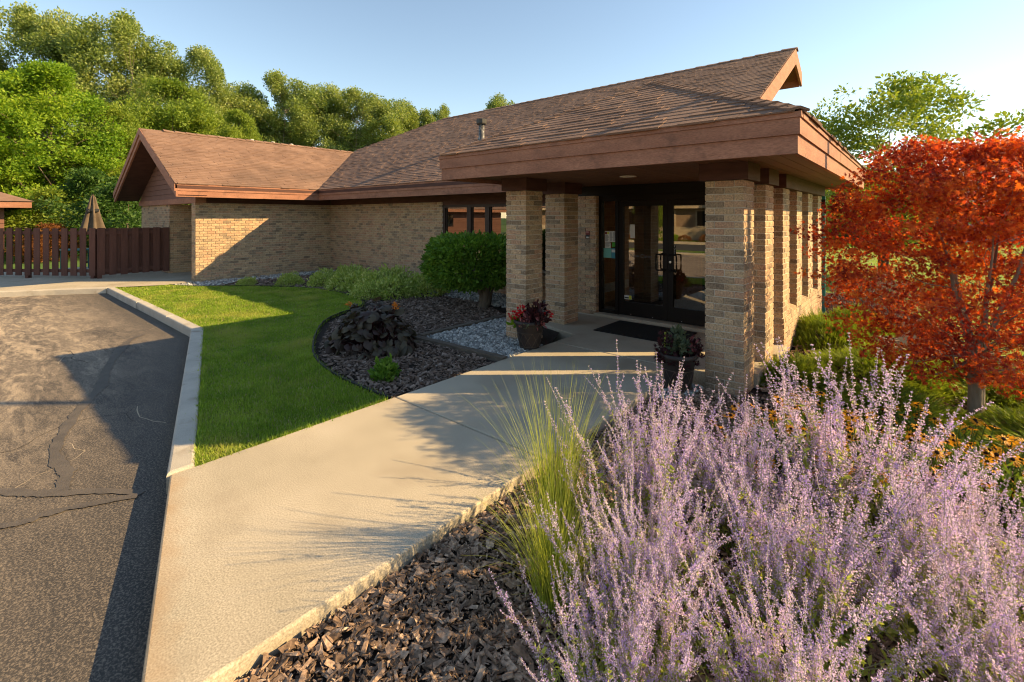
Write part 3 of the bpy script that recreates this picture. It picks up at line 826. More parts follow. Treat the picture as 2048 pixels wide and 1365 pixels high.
# brick walls ------------------------------------------------------
def wall_bricks(p0, p1, n, z0, nc, seed, skip=None):
    """bricks on the face p0->p1 (2-D), n outward normal; yields (V world, centre)"""
    r = np.random.default_rng(seed)
    p0, p1, n = [np.asarray(v, float) for v in (p0, p1, n)]
    Lg = np.linalg.norm(p1-p0); u = (p1-p0)/Lg
    out = []
    for c in range(nc):
        x = 0 if c % 2 == 0 else -(BL+BJ)/2
        while x < Lg-.02:
            a, b = max(x, 0), min(x+BL, Lg)
            if b-a > .03:
                z = z0+c*BH+BH/2
                m = p0+u*(a+b)/2
                if not (skip and skip((a+b)/2, z)):
                    out.append((m, u, n, b-a, z))
            x += BL+BJ
    return out, r
def put_wall(name, bricks, r, part, D=.05, proud=.010, individual=0, key=None):
    if individual:
        idx = sorted(range(len(bricks)), key=lambda i: key(bricks[i]))[:individual]
    else: idx = []
    ids = set(idx)
    a = Acc()
    for i, (m, u, n, l, z) in enumerate(bricks):
        ctr = m-n*(D/2-proud)+n*r.normal(0, .0012)
        if i in ids:
            o = obj('brick', brick_mesh(l, D, int(r.integers(3))), part, (ctr[0], ctr[1], z))
            o.rotation_euler = (0, 0, math.atan2(u[1], u[0]))
        else:
            V = brick_np(l, D, r)
            Wv = ctr[None, :]+V[:, :1]*u[None]+V[:, 1:2]*n[None]*-1
            hand = u[0]*(-n[1])-u[1]*(-n[0])
            F = np.array(BOXF) if hand > 0 else np.array(BOXF)[:, ::-1]
            a.add(np.c_[Wv, z+V[:, 2]], F)
    if a.n:
        obj('brickwork', a.mesh('brickwork', MAT['brick']), part, kind='stuff')

XW, YM = -15.17, 8.24
def wall_part(name, lo, hi):
    return obj(name, Acc().box(lo, hi).mesh(name, MAT['mortar']), bld)
zt = ZC-.002
w1 = wall_part('side_wing_wall', (XW-.30, 4.27, -.3), (XW-.008, YM+.3, zt))
bb, r = wall_bricks((XW, 4.262), (XW, YM), (1, 0), -BH, 31, 31)
put_wall('w', bb, r, w1, individual=300, key=lambda b: b[0][1])
w1e = wall_part('wing_end_wall', (XW-.292, 4.262, -.3), (XW-.008, 4.268, zt))
bb, r = wall_bricks((XW-.30, 4.26), (XW, 4.26), (0, -1), -BH, 31, 32); put_wall('w', bb, r, w1e)
w2 = wall_part('front_wall', (XW-.01, YM+.008, -.3), (-9.44, YM+.3, zt))
bb, r = wall_bricks((XW+.01, YM), (-9.43, YM), (0, -1), -BH, 31, 33); put_wall('w', bb, r, w2)
w3 = wall_part('gable_end_wall', (-21.5, 4.358, -.3), (-18.008, 4.6, zt))
bb, r = wall_bricks((-21.5, 4.35), (-18.0, 4.35), (0, -1), -BH, 31, 34); put_wall('w', bb, r, w3)
w4 = wall_part('entry_recess_wall', (-18.3, 4.61, -.3), (-18.008, 7.2, zt))
bb, r = wall_bricks((-18.0, 4.352), (-18.0, 7.2), (1, 0), -BH, 31, 35); put_wall('w', bb, r, w4)
w4b = wall_part('recess_back_wall', (-18.0, 7.2, -.3), (-15.48, 7.4, zt))
w5 = wall_part('door_pier', (-4.95, 7.578, -.1), (-4.453, 7.9, zt))
bb, r = wall_bricks((-4.95, 7.57), (-4.445, 7.57), (0, -1), 0, 30, 36); put_wall('w', bb, r, w5, individual=90, key=lambda b: b[4])
bb, r = wall_bricks((-4.445, 7.572), (-4.445, 7.70), (1, 0), 0, 30, 37); put_wall('w', bb, r, w5, individual=30, key=lambda b: b[4])
w6 = wall_part('window_spandrel_wall', (-9.43, YM+.02, -.3), (-4.8, YM+.3, .62))
bb, r = wall_bricks((-9.43, YM+.012), (-4.8, YM+.012), (0, -1), -BH, 9, 38); put_wall('w', bb, r, w6)
# low wall between the rear columns on the right side
w7 = wall_part('low_wall', (-1.70, 7.56, -.25), (-1.348, 10.54, 6*BH-.012))
bb, r = wall_bricks((-1.34, 7.15), (-1.34, 10.54), (1, 0), -2*BH, 8, 39); put_wall('w', bb, r, w7, individual=100, key=lambda b: b[0][1])
for i in range(2, 4):
    y0, y1 = ROWY[i]+.42, ROWY[i+1]
    V, F = scatter(brick_np(.10, .06, np.random.default_rng(i)), np.array(BOXF), [(-1.39, y0+.05+k*.0715, 6*BH+.025) for k in range(int((y1-y0)/.0715))])
    V[:, 2] -= (V[:, 0]+1.39)*.35
    obj('sill_brickwork', mk('sill_brickwork', V, F, [MAT['brick']]), w7, kind='stuff')
y0, y1 = ROWY[1]+.42, ROWY[2]
V, F = scatter(brick_np(.10, .06, np.random.default_rng(9)), np.array(BOXF), [(-1.39, y0+.05+k*.0715, 6*BH+.025) for k in range(int((y1-y0)/.0715))])
V[:, 2] -= (V[:, 0]+1.39)*.35
obj('sill_brickwork', mk('sill_brickwork', V, F, [MAT['brick']]), w7, kind='stuff')
a = Acc().box((-1.72, 5.652, -.25), (-1.30, 6.168, .085)).box((-1.72, 6.592, -.25), (-1.30, 7.138, .085))
a.box((-1.74, 6.175, -.3), (-1.33, 6.585, -.002)).box((-1.74, 7.145, -.3), (-1.345, 7.55, -.002))
obj('concrete_footing', a.mesh('concrete_footing', MAT['concrete']), bld)
obj('rear_wall', Acc().box((-3.2, 10.6, -.2), (-3.0, 13.9, 4.0)).box((-20, 13.6, -.2), (-3.0, 13.85, 4.9)).mesh('rear_wall', MAT['siding']), bld)

# beams, friezes, gable siding ---------------------------------------
def bpart(name, boxes, mat, parent=bld):
    a = Acc()
    for lo, hi in boxes: a.box(lo, hi)
    return obj(name, a.mesh(name, mat), parent)
bpart('frieze_board', [((XW-.28, 4.30, zt+.001), (XW-.004, YM, 2.44))], MAT['darkwood'])
bpart('frieze_board', [((XW-.004, YM+.004, zt+.001), (-4.9, YM+.2, 2.44))], MAT['darkwood'])
bpart('gable_beam', [((-21.5, 4.255, zt-.005), (XW+.012, 4.52, 2.335))], MAT['fascia'])
SP = .50                                  # wing pitch
RX, RZ = -18.0, 4.51                      # wing ridge
g_sid = bpart('gable_siding', [], MAT['siding']) if False else None
a = Acc(); z = 2.336
k = 0
gs = None
P = []
while z < RZ-.45:
    h = .165
    za, zb = z, min(z+h-.006, RZ-.3)
    wa, wb = min((RZ-.34-za)/SP, 3.52), min((RZ-.34-zb)/SP, 3.52)
    V = [(RX-wa, 4.285, za), (RX+wa, 4.285, za), (RX+wb, 4.30, zb), (RX-wb, 4.30, zb), (RX-wa, 4.40, za), (RX+wa, 4.40, za), (RX+wb, 4.40, zb), (RX-wb, 4.40, zb)]
    me = mk('siding_board', V, [[(0, 1, 2, 3), (5, 4, 7, 6), (0, 4, 5, 1), (1, 5, 6, 2), (2, 6, 7, 3), (3, 7, 4, 0)]], [MAT['siding']])
    if gs is None:
        gs = obj('gable_wall', Acc().box((RX-3.0, 4.40, 2.336), (RX+2.7, 4.45, 2.9)).mesh('gable_wall', MAT['darkwood']), bld)
    obj('siding_board', me, gs)
    z += h

# roofs --------------------------------------------------------------
SH_N = [0]
class Slope:
    """a roof plane: O on the eave line, U along the eave, V up the slope"""
    def __init__(s, O, U, V):
        s.O, s.U, s.V = [np.asarray(v, float) for v in (O, U, V)]
        s.V /= np.linalg.norm(s.V); s.U /= np.linalg.norm(s.U)
        s.N = np.cross(s.U, s.V)
        if s.N[2] < 0: s.N = -s.N
    def p(s, u, v, h=0):
        return s.O+s.U*u+s.V*v+s.N*h
TAB, EXPO = .262, .128
def shingles(sl, vmax, left, right, seed, cull=None):
    """list of (verts, centre) for every tab"""
    r = np.random.default_rng(seed)
    out = []
    v = -.02
    row = 0
    while v < vmax-.01:
        v1 = min(v+EXPO, vmax)
        vm = (max(v, 0)+v1)/2
        ua, ub = left(vm), right(vm)
        u = ua-r.uniform(0, TAB)
        while u < ub:
            w = TAB*r.choice([.7, 1, 1, 1.25])
            a, b = max(u+.002, ua), min(u+w-.002, ub)
            u += w
            if b-a < .02: continue
            thick = r.choice([.009, .009, .017])
            dv = 0 if thick < .01 else -.012
            lo, hi = v+dv+r.normal(0, .0015), v1+.015
            c = sl.p((a+b)/2, vm)
            if cull is not None and cull(c): continue
            V = np.array([sl.p(a, lo, -.004), sl.p(b, lo, -.004), sl.p(b, hi, -.004), sl.p(a, hi, -.004),
                          sl.p(a, lo, thick), sl.p(b, lo, thick), sl.p(b, hi, .002), sl.p(a, hi, .002)])
            out.append((V, c))
        v += EXPO
        row += 1
    return out
def flipfix(sl):
    return np.array(BOXF) if np.dot(np.cross(sl.U, sl.V), sl.N) > 0 else np.array(BOXF)[:, ::-1]
def put_shingles(part, tabs, sl, ind=()):
    F = flipfix(sl)
    ind = set(ind); a = Acc()
    for i, (V, c) in enumerate(tabs):
        if i in ind:
            o = obj('shingle', mk('shingle', V-c, [F], [MAT['shingle']]), part, tuple(c))
        else:
            a.add(V, F)
    if a.n: obj('shingles', a.mesh('shingles', MAT['shingle']), part, kind='stuff')
def deck(name, pts, t, mat, mat2):
    """roof deck: polygon pts with thickness t below; top mat, rest mat2"""
    P = np.asarray(pts, float); n = len(P)
    Q = P-np.array([0, 0, t])
    a = Acc()
    nz = np.cross(P[1]-P[0], P[2]-P[0])[2]
    if nz < 0: P, Q = P[::-1], Q[::-1]
    V = np.concatenate([P, Q])
    a.add(V, [list(range(n))], 0); a.add(V, [list(range(n, 2*n))[::-1]], 1)
    a.add(V, [(i+n, (i+1) % n+n, (i+1) % n, i) for i in range(n)], 1)
    return obj(name, a.mesh(name, [mat, mat2]), bld)
def caps(part, A, B, step, w, seed, sag=.5, ind=True):
    """ridge or hip cap pieces from A up to B"""
    A, B = np.asarray(A, float), np.asarray(B, float)
    L = np.linalg.norm(B-A); d = (B-A)/L
    side = np.cross(d, [0, 0, 1]); side /= np.linalg.norm(side); up = np.cross(side, d)
    if up[2] < 0: up = -up
    r = np.random.default_rng(seed)
    n = int(L/step); acc = Acc()
    for k in range(n):
        t0, t1 = k*L/n-.012, (k+1)*L/n+.03
        V = []
        for t, h in ((t0, .030), (t1, .012)):
            c = A+d*t
            j = r.normal(0, .003)
            for q in (-1, 0, 1):
                V.append(c+side*q*w+up*(h+j-(abs(q)*w*sag)))
            for q in (1, 0, -1):
                V.append(c+side*q*w+up*(h+j-.022-(abs(q)*w*sag)))
        V = np.array(V)
        F = [(i, (i+1) % 6, 6+(i+1) % 6, 6+i) for i in range(6)]
        if ind:
            c = V.mean(0)
            me = mk('ridge_cap', V-c, [F, [tuple(range(6))[::-1]], [tuple(range(6, 12))]], [MAT['shingle']])
            obj('ridge_cap', me, part, tuple(c))
        else:
            acc.add(V, F); acc.add(V, [list(range(6))[::-1]]); acc.add(V, [list(range(6, 12))])
    if not ind: obj('ridge_caps', acc.mesh('ridge_caps', MAT['shingle']), part, kind='stuff')

MP = .54                                  # main pitch
YE, YR = 7.37, 13.6                       # main eave and ridge
ZR = ZF+MP*(YR-YE)
XWE = -14.33                              # wing eave
def canopy_z(x, y): return ZF+.5*(min(x+5.08, -.69-x))
# main front slope
sM = Slope((0, YE, ZF), (1, 0, 0), (0, 1, MP))
cM = 1/math.hypot(1, MP)
def mleft(v):
    Y = YE+v*cM
    return (XWE-(Y-YE)*MP/SP-.1) if Y < YE+(RZ-ZF)/MP else (-21.67+(Y-YE))
def mright(v): return -2.28
mY = YE+(RZ-ZF)/MP
HX = -21.67+(YR-YE)
main = deck('main_roof', [(XWE, YE, ZF-.012), (-2.28, YE, ZF-.012), (-2.28, YR, ZR-.012), (HX, YR, ZR-.012), (-21.67+mY-YE, mY, RZ-.012)], .12, MAT['shingle'], MAT['darkwood'])
def mcull(c):
    return -5.05 < c[0] and canopy_z(c[0], c[1]) > c[2]+.12 and c[0] < -.7
tabs = shingles(sM, (YR-YE)/cM, mleft, mright, 41, mcull)
cand = sorted([i for i, (V, c) in enumerate(tabs)], key=lambda i: np.hypot(*tabs[i][1][:2]))
cand = [i for i in cand if tabs[i][1][0] < -5.2 and tabs[i][1][1] < 10.6][:110]
put_shingles(main, tabs, sM, cand)
caps(main, (HX, YR, ZR), (-2.26, YR, ZR), .30, .13, 1, .45, ind=False)
caps(main, (-21.67+mY-YE+.2, mY+.2, RZ+.2*MP), (HX, YR, ZR), .30, .11, 2, .3, ind=False)
deck('hip_roof', [(-21.67, YE, ZF-.012), (-21.67, 14.4, ZF-.012), (HX, 14.4, ZR-.012-.43), (HX, YR, ZR-.012)], .1, MAT['shingle'], MAT['darkwood'])
deck('back_roof', [(HX, YR, ZR-.012), (-2.28, YR, ZR-.012), (-2.28, 14.4, ZR-.012-.43), (HX, 14.4, ZR-.012-.43)], .12, MAT['shingle'], MAT['soffit'])
# wing slopes
sW = Slope((XWE, 0, ZF), (0, 1, 0), (-1, 0, SP))
cW = 1/math.hypot(1, SP)
YG = 3.58                                  # wing gable overhang front
def wright(v):
    X = XWE-v*cW
    return YE+(XWE-X)*SP/MP+.12
wing = deck('wing_roof', [(XWE, YG, ZF-.012), (XWE, YE, ZF-.012), (RX, mY, RZ-.012), (RX, YG, RZ-.012)], .12, MAT['shingle'], MAT['darkwood'])
tabs = shingles(sW, (XWE-RX)/cW, lambda v: YG-.01, wright, 42)
put_shingles(wing, tabs, sW)
caps(wing, (RX, YG+.6, RZ), (RX, mY, RZ), .30, .12, 3, .45, ind=False)
deck('wing_rear_slope', [(2*RX-XWE, YG, ZF-.012), (RX, YG, RZ-.012), (RX, mY, RZ-.012), (2*RX-XWE, 12, ZF-.012)], .12, MAT['shingle'], MAT['darkwood'])
# canopy slopes
CX0, CX1, CY = -5.08, -.69, 4.37
CXM = (CX0+CX1)/2; CH = (CX1-CX0)/2
CP = .5; CZ = ZF+CP*CH; CYE = 10.9
cC = 1/math.hypot(1, CP)
can = deck('canopy_roof', [(CX0+.02, CY+.02, ZF-.012), (CX1-.02, CY+.02, ZF-.012), (CXM, CY+CH, CZ-.022)], .05, MAT['shingle'], MAT['darkwood'])
sC = Slope((CX0, CY, ZF), (1, 0, 0), (0, 1, CP))
tabs = shingles(sC, CH/cC, lambda v: v*cC, lambda v: 2*CH-v*cC, 43)
put_shingles(can, tabs, sC, range(len(tabs)))
print('canopy tabs', len(tabs))
sR = Slope((CX1, CY, ZF), (0, 1, 0), (-1, 0, CP))
canr = deck('canopy_right_slope', [(CX1-.02, CY+.021, ZF-.012), (CX1-.02, CYE, ZF-.012), (CXM, CYE, CZ-.022), (CXM, CY+CH, CZ-.022)], .05, MAT['shingle'], MAT['darkwood'])
tabs = shingles(sR, CH/cC, lambda v: v*cC, lambda v: CYE-CY, 44)
put_shingles(canr, tabs, sR)
deck('canopy_left_slope', [(CX0+.02, CY+.021, ZF-.012), (CXM, CY+CH, CZ-.022), (CXM, CYE-1, CZ-.022), (CX0+.02, 8.0, ZF-.012)], .05, MAT['shingle'], MAT['darkwood'])
caps(can, (CX0+.02, CY+.02, ZF+.012), (CXM, CY+CH, CZ), .155, .085, 4, .28)
caps(can, (CX1-.02, CY+.02, ZF+.012), (CXM, CY+CH, CZ), .155, .085, 5, .28)
caps(canr, (CXM, CY+CH, CZ), (CXM, 9.6, CZ), .2, .1, 6, .45, ind=False)

# fascia boards: two laps and a drip strip -----------------------------
def fascia(p0, p1, n, mat=MAT['fascia'], z0=ZE, zm=2.465, z1=2.600, z2=ZF-.008, ext=(0, 0)):
    """along p0->p1 (2-D), outward n"""
    p0, p1, n = [np.asarray(v, float) for v in (p0, p1, n)]
    u = (p1-p0)/np.linalg.norm(p1-p0)
    for nm, za, zb, off, th in (('lower_fascia_board', z0, zm, .0, .04), ('upper_fascia_board', zm+.001, z1, .018, .06), ('drip_board', z1+.001, z2, .030, .08)):
        a0, b0 = p0-u*(off*ext[0]), p1+u*(off*ext[1])
        Lf = np.linalg.norm(b0-a0); nseg = max(1, int(round(Lf/3.1)))
        ts = np.linspace(0, 1, nseg+1)
        ts[1:-1] += RNG.uniform(-.12, .12, nseg-1)/nseg
        for q in range(nseg):
            ga, gb = (.0015 if q else 0), (.0015 if q < nseg-1 else 0)
            sa, sb = a0+u*(ts[q]*Lf+ga), a0+u*(ts[q+1]*Lf-gb)
            c = (sa+sb)/2+n*(off-th/2+RNG.uniform(-.002, .002))
            h = np.linalg.norm(sb-sa)/2
            a = Acc().obox((*c, (za+zb)/2), (*(u*h), 0), (*(-n*th/2), 0) if np.cross(u, -n) > 0 else (*(n*th/2), 0), (0, 0, (zb-za)/2))
            obj(nm, a.mesh(nm, mat), bld)
fx0, fx1, fy = CX0+.025, CX1-.03, CY+.03
fascia((fx0, fy), (fx1, fy), (0, -1), ext=(1, 1))
fascia((fx1, fy+.0012), (fx1, 7.05), (1, 0), ext=(-2, 0))
fascia((fx1, 7.056), (fx1, CYE), (1, 0), ext=(0, 0))
fascia((fx0, fy+.0012), (fx0, 7.36), (-1, 0), ext=(-2, 0))
fascia((XWE-.025, YE+.025), (fx0+.04, YE+.025), (0, -1))
fascia((XWE-.025, YG+.03), (XWE-.025, YE+.024), (1, 0))
# joints in the canopy front fascia
# soffits
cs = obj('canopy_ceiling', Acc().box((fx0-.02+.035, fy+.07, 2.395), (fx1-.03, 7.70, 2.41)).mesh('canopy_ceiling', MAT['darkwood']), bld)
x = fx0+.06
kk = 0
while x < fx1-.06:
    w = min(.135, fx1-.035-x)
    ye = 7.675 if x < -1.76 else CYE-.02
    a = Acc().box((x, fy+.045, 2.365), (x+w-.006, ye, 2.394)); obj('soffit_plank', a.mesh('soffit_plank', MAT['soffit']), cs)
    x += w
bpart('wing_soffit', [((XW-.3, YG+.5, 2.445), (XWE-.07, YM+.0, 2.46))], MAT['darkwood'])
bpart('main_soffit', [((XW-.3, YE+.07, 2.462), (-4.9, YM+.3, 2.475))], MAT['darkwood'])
# canopy end closing
bpart('canopy_end_board', [((CXM, CYE-.04, 2.32), (fx1-.045, CYE, 2.60))], MAT['fascia'])
# blocks and beam on top of the columns
cap_boxes = [(-1.78, -1.29, 5.20, 5.70), (-1.78, -1.29, 6.12, 6.64), (-4.74, -4.26, 5.31, 5.81), (-4.87, -4.38, 6.48, 7.0)]
for x0, x1, y0, y1 in cap_boxes:
    bpart('column_cap_block', [((x0, y0, ZC+.001), (x1, y1, 2.364))], MAT['darkwood'])
bpart('side_beam', [((-1.78, 7.09, ZC+.001), (-1.29, 10.6, 2.364))], MAT['darkwood'])
# wing gable rakes
def rake(yc, th, inner, outer, mat, name, side):
    """board under the slope on the gable, between two offsets below the roof line"""
    xe = XWE if side > 0 else 2*RX-XWE
    def line(d): return [(RX, RZ-d), (xe+side*.0, ZF-d)]
    (ax, az), (bx, bz) = line(outer); (cx2, cz), (dx, dz) = line(inner)
    V = [(ax, yc, az), (bx, yc, bz), (dx, yc, dz), (cx2, yc, cz)]
    V = V+[(x, y+th, z) for x, y, z in V]
    F = [(0, 1, 2, 3), (7, 6, 5, 4), (0, 4, 5, 1), (1, 5, 6, 2), (2, 6, 7, 3), (3, 7, 4, 0)]
    if side > 0: F = [f[::-1] for f in F]
    obj(name, mk(name, V, [F], [mat]), bld)
for sd in (1, -1):
    rake(YG-.02, .06, .20, .012, MAT['fascia'], 'upper_rake_board', sd)
    rake(YG+.012, .05, .345, .201, MAT['fascia'], 'lower_rake_board', sd)
obj('gable_soffit', mk('gable_soffit', [(RX, YG+.03, RZ-.30), (XWE, YG+.03, ZF-.30), (XWE, 4.3, ZF-.30), (RX, 4.3, RZ-.30)], [[(0, 1, 2, 3)]], [MAT['darkwood']]), bld)
obj('gable_soffit', mk('gable_soffit', [(RX, YG+.03, RZ-.30), (2*RX-XWE, YG+.03, ZF-.30), (2*RX-XWE, 4.3, ZF-.30), (RX, 4.3, RZ-.30)], [[(3, 2, 1, 0)]], [MAT['darkwood']]), bld)
# main gable (right end): rake board in front, short back rake
def quad_board(name, pts, th, mat):
    """pts in (Y, Z) on plane X=-2.28, thickness th toward -X"""
    n = len(pts)
    V = [(-2.262, y, z) for y, z in pts]+[(-2.262-th, y, z) for y, z in pts]
    A = sum(pts[i][0]*pts[(i+1) % n][1]-pts[(i+1) % n][0]*pts[i][1] for i in range(n))
    F4 = [(i+n, (i+1) % n+n, (i+1) % n, i) for i in range(n)]
    c1, c2 = list(range(n)), list(range(n, 2*n))[::-1]
    if A < 0: F4 = [f[::-1] for f in F4]; c1, c2 = c1[::-1], c2[::-1]
    a = Acc(); a.add(V, F4); a.add(V, [c1]); a.add(V, [c2])
    obj(name, a.mesh(name, mat), bld)
zr = lambda y: ZF+MP*(y-YE)
quad_board('main_rake_board', [(YE, zr(YE)-.012), (YR, ZR-.012), (YR, ZR-.40), (YE, zr(YE)-.40)], .05, MAT['fascia'])
quad_board('main_rake_board', [(YR+.001, ZR-.012), (14.4, ZR-.442), (14.4, ZR-.80), (YR+.001, ZR-.40)], .05, MAT['fascia'])
bpart('back_eave_board', [((HX, 14.36, ZR-.80), (-2.32, 14.40, ZR-.46))], MAT['fascia'])
obj('main_gable_soffit', mk('main_gable_soffit', [(-2.31, YE, zr(YE)-.20), (-2.31, YR, ZR-.20), (-3.2, YR, ZR-.20), (-3.2, YE, zr(YE)-.20)], [[(0, 3, 2, 1)]], [MAT['soffit']]), bld)
obj('main_gable_soffit', mk('main_gable_soffit', [(-2.31, 14.36, ZR-.64), (-2.31, YR, ZR-.20), (-3.2, YR, ZR-.20), (-3.2, 14.36, ZR-.64)], [[(0, 1, 2, 3)]], [MAT['soffit']]), bld)
mg = obj('main_gable_wall', mk('main_gable_wall', [(-3.15, 8.3, 2.62), (-3.15, 14.0, 2.62), (-3.15, 14.0, ZR-.55), (-3.15, YR, ZR-.22), (-3.15, 8.3, zr(8.3)-.22)], [[(0, 1, 2, 3, 4)]], [MAT['mortar']]), bld)
bb, r = wall_bricks((-3.14, 9.0), (-3.14, 14.0), (1, 0), 3.2, 30, 45, skip=lambda a, z: z > zr(min(9+a, YR))-.3-(max(9+a-YR, 0)*1.2))
put_wall('w', bb, r, mg)

# vent pipe and little ridge pipes
a = Acc().lathe([(.10, 0), (.11, .02), (.11, .10), (.085, .13), (.082, .52), (.0, .52)], 16, (-9.58, 9.86, ZF+MP*(9.86-YE)-.03))
vp = obj('vent_pipe', a.mesh('vent_pipe', MAT['vent'], True), bld)
a = Acc().lathe([(.0, .50), (.135, .50), (.15, .53), (.15, .64), (.13, .66), (.0, .67)], 10, (-9.58, 9.86, ZF+MP*(9.86-YE)-.03))
obj('vent_cap', a.mesh('vent_cap', MAT['ventcap']), vp)
for y in (7.0, 7.75, 8.45):
    a = Acc().lathe([(.05, 0), (.05, .34), (.07, .36), (.07, .42), (0, .44)], 8, (RX-.55, y, RZ-.3)); obj('plumbing_vent', a.mesh('plumbing_vent', MAT['white']), bld)

# windows in the front wall -------------------------------------------
WZ0, WZ1 = .64, 2.10
bpart('window_header', [((-9.43, YM+.0, WZ1+.001), (-4.9, YM+.15, zt-.0))], MAT['darkwood'])
xs = [-9.43, -8.47, -7.84, -7.12, -6.45, -5.8]
for i in range(5):
    xa, xb = xs[i], xs[i+1]
    m = .07
    a = Acc().box((xa, YM+.02, WZ0), (xa+m, YM+.14, WZ1)).box((xb-m, YM+.02, WZ0), (xb-.001, YM+.14, WZ1))
    a.box((xa+m, YM+.022, WZ1-m), (xb-m, YM+.14, WZ1)).box((xa+m, YM+.022, WZ0), (xb-m, YM+.14, WZ0+m))
    a.box((xa+m, YM+.05, WZ0+m), (xa+m+.03, YM+.12, WZ1-m)).box((xb-m-.03, YM+.05, WZ0+m), (xb-m, YM+.12, WZ1-m))
    w = obj('window', a.mesh('window', MAT['winframe']), bld)
    obj('pane', Acc().box((xa+m+.03, YM+.075, WZ0+m), (xb-m-.03, YM+.082, WZ1-m)).mesh('pane', MAT['glass2']), w)
obj('window_room', Acc().box((-9.6, YM+1.6, -.1), (-4.9, YM+1.7, 2.4)).box((-9.6, YM+.3, -.12), (-4.9, YM+1.6, -.1)).mesh('window_room', MAT['inwall']), bld)

# entrance: storefront frame, doors, side lights ------------------------
DY = 7.66
sf = bpart('door_frame', [((-4.44, DY, .046), (-4.38, DY+.11, 2.18)), ((-4.10, DY, .046), (-4.035, DY+.11, 2.18)), ((-2.235, DY, .046), (-2.17, DY+.11, 2.18)),
                          ((-1.83, DY, .046), (-1.75, DY+.11, 2.18)), ((-4.38, DY+.002, .046), (-4.10, DY+.11, .10)), ((-2.17, DY+.002, .046), (-1.83, DY+.11, .10)),
                          ((-4.38, DY+.002, 2.08), (-1.83, DY+.109, 2.179)), ((-4.95, DY+.03, 2.181), (-1.75, DY+.2, 2.40))], MAT['bronze'])
def door(x0, x1, hinge):
    y0, y1 = DY+.012, DY+.062
    a = Acc().box((x0, y0, .055), (x0+.085, y1, 2.075)).box((x1-.085, y0, .055), (x1, y1, 2.075))
    a.box((x0+.085, y0+.001, .055), (x1-.085, y1-.001, .295)).box((x0+.085, y0+.001, 1.985), (x1-.085, y1-.001, 2.075))
    d = obj('door', a.mesh('door', MAT['bronze']), bld)
    obj('pane', Acc().box((x0+.085, y0+.022, .295), (x1-.085, y0+.028, 1.985)).mesh('pane', MAT['glass']), d)
    xm = x1-.045 if hinge < 0 else x0+.045
    s = hinge
    P = [(xm, y0, 1.16), (xm, y0-.06, 1.165), (xm+s*.03, y0-.075, 1.165), (xm+s*.10, y0-.075, 1.165), (xm+s*.125, y0-.075, 1.14), (xm+s*.125, y0-.075, .93),
         (xm+s*.10, y0-.075, .905), (xm+s*.03, y0-.075, .905), (xm, y0-.06, .905), (xm, y0, .91)]
    obj('handle', Acc().tube(smooth_poly(P, 3), .013, 8).mesh('handle', MAT['bronze'], True), d)
    if hinge > 0:
        V = Acc().lathe([(0, .0), (.020, .0), (.020, .012), (0, .014)], 12)
        me = V.mesh('lock_cylinder', MAT['silver'])
        o = obj('lock_cylinder', me, d, (xm-.005, y0, 1.04)); o.rotation_euler = (math.pi/2, 0, 0)
    for xx in (x0+.25*(x1-x0), x0+.7*(x1-x0)):
        obj('kick_plate_screw', Acc().box((xx, y0-.003, .075), (xx+.012, y0, .087)).mesh('kick_plate_screw', MAT['silver']), d)
    return d
d1 = door(-4.03, -3.138, -1)
d2 = door(-3.132, -2.24, 1)
obj('pane', Acc().box((-4.38, DY+.05, .10), (-4.10, DY+.056, 2.08)).mesh('pane', MAT['glass']), sf)
obj('pane', Acc().box((-2.17, DY+.05, .10), (-1.83, DY+.056, 2.08)).mesh('pane', MAT['glass']), sf)

def sign_sheet(name, x0, x1, z0, z1, y, mat, parent, label=None):
    return obj(name, Acc().box((x0, y-.002, z0), (x1, y, z1)).mesh(name, mat), parent, label=label)
yy = DY+.048
P1 = sign_sheet('paper_notice', -4.335, -4.235, 1.33, 1.53, yy, MAT['white'], sf)
P2 = sign_sheet('paper_notice', -4.232, -4.172, 1.34, 1.53, yy, MAT['white'], sf)
P3 = sign_sheet('paper_notice', -4.168, -4.102, 1.34, 1.535, yy, MAT['white'], sf)
P4 = sign_sheet('paper_notice', -4.335, -4.215, 1.225, 1.325, yy, MAT['white'], sf)
sign_sheet('green_sticker', -4.185, -4.102, 1.245, 1.332, yy, MAT['green'], sf)
sign_sheet('teal_sticker', -4.36, -4.205, 1.045, 1.22, yy, MAT['teal'], sf)
b1 = sign_sheet('blue_sticker', -4.20, -4.102, 1.04, 1.225, yy, MAT['blue'], sf)
sign_sheet('sticker_band', -4.196, -4.106, 1.15, 1.20, yy-.0025, MAT['white'], b1)
r = np.random.default_rng(3)
for sh, x0, x1, z0, z1 in ((P1, -4.33, -4.24, 1.34, 1.46), (P2, -4.228, -4.176, 1.35, 1.52), (P3, -4.164, -4.106, 1.35, 1.52), (P4, -4.33, -4.22, 1.235, 1.315)):
    a = Acc(); z = z1
    while z > z0+.012:
        w = r.uniform(.6, 1)*(x1-x0)
        a.box((x0, yy-.0035, z-.007), (x0+w, yy-.0025, z)); z -= .014
    obj('print_lines', a.mesh('print_lines', plain('grey_print', (.18, .16, .15), .8)), sh, kind='stuff')
a = Acc().box((-4.33, yy-.0035, 1.475), (-4.29, yy-.0025, 1.515)); a.box((-4.285, yy-.0035, 1.48), (-4.25, yy-.0025, 1.515), 1)
obj('print_logo', a.mesh('print_logo', [MAT['redplast'], MAT['yellow']]), P1)
dy = DY+.012
sign_sheet('paper_notice', -3.82, -3.735, 1.42, 1.66, dy+.0205, MAT['white'], d1)
st = sign_sheet('corner_sticker', -3.935, -3.795, .335, .405, dy+.0205, MAT['white'], d1)
sign_sheet('sticker_block', -3.845, -3.797, .337, .403, dy+.018, MAT['yellow'], st)
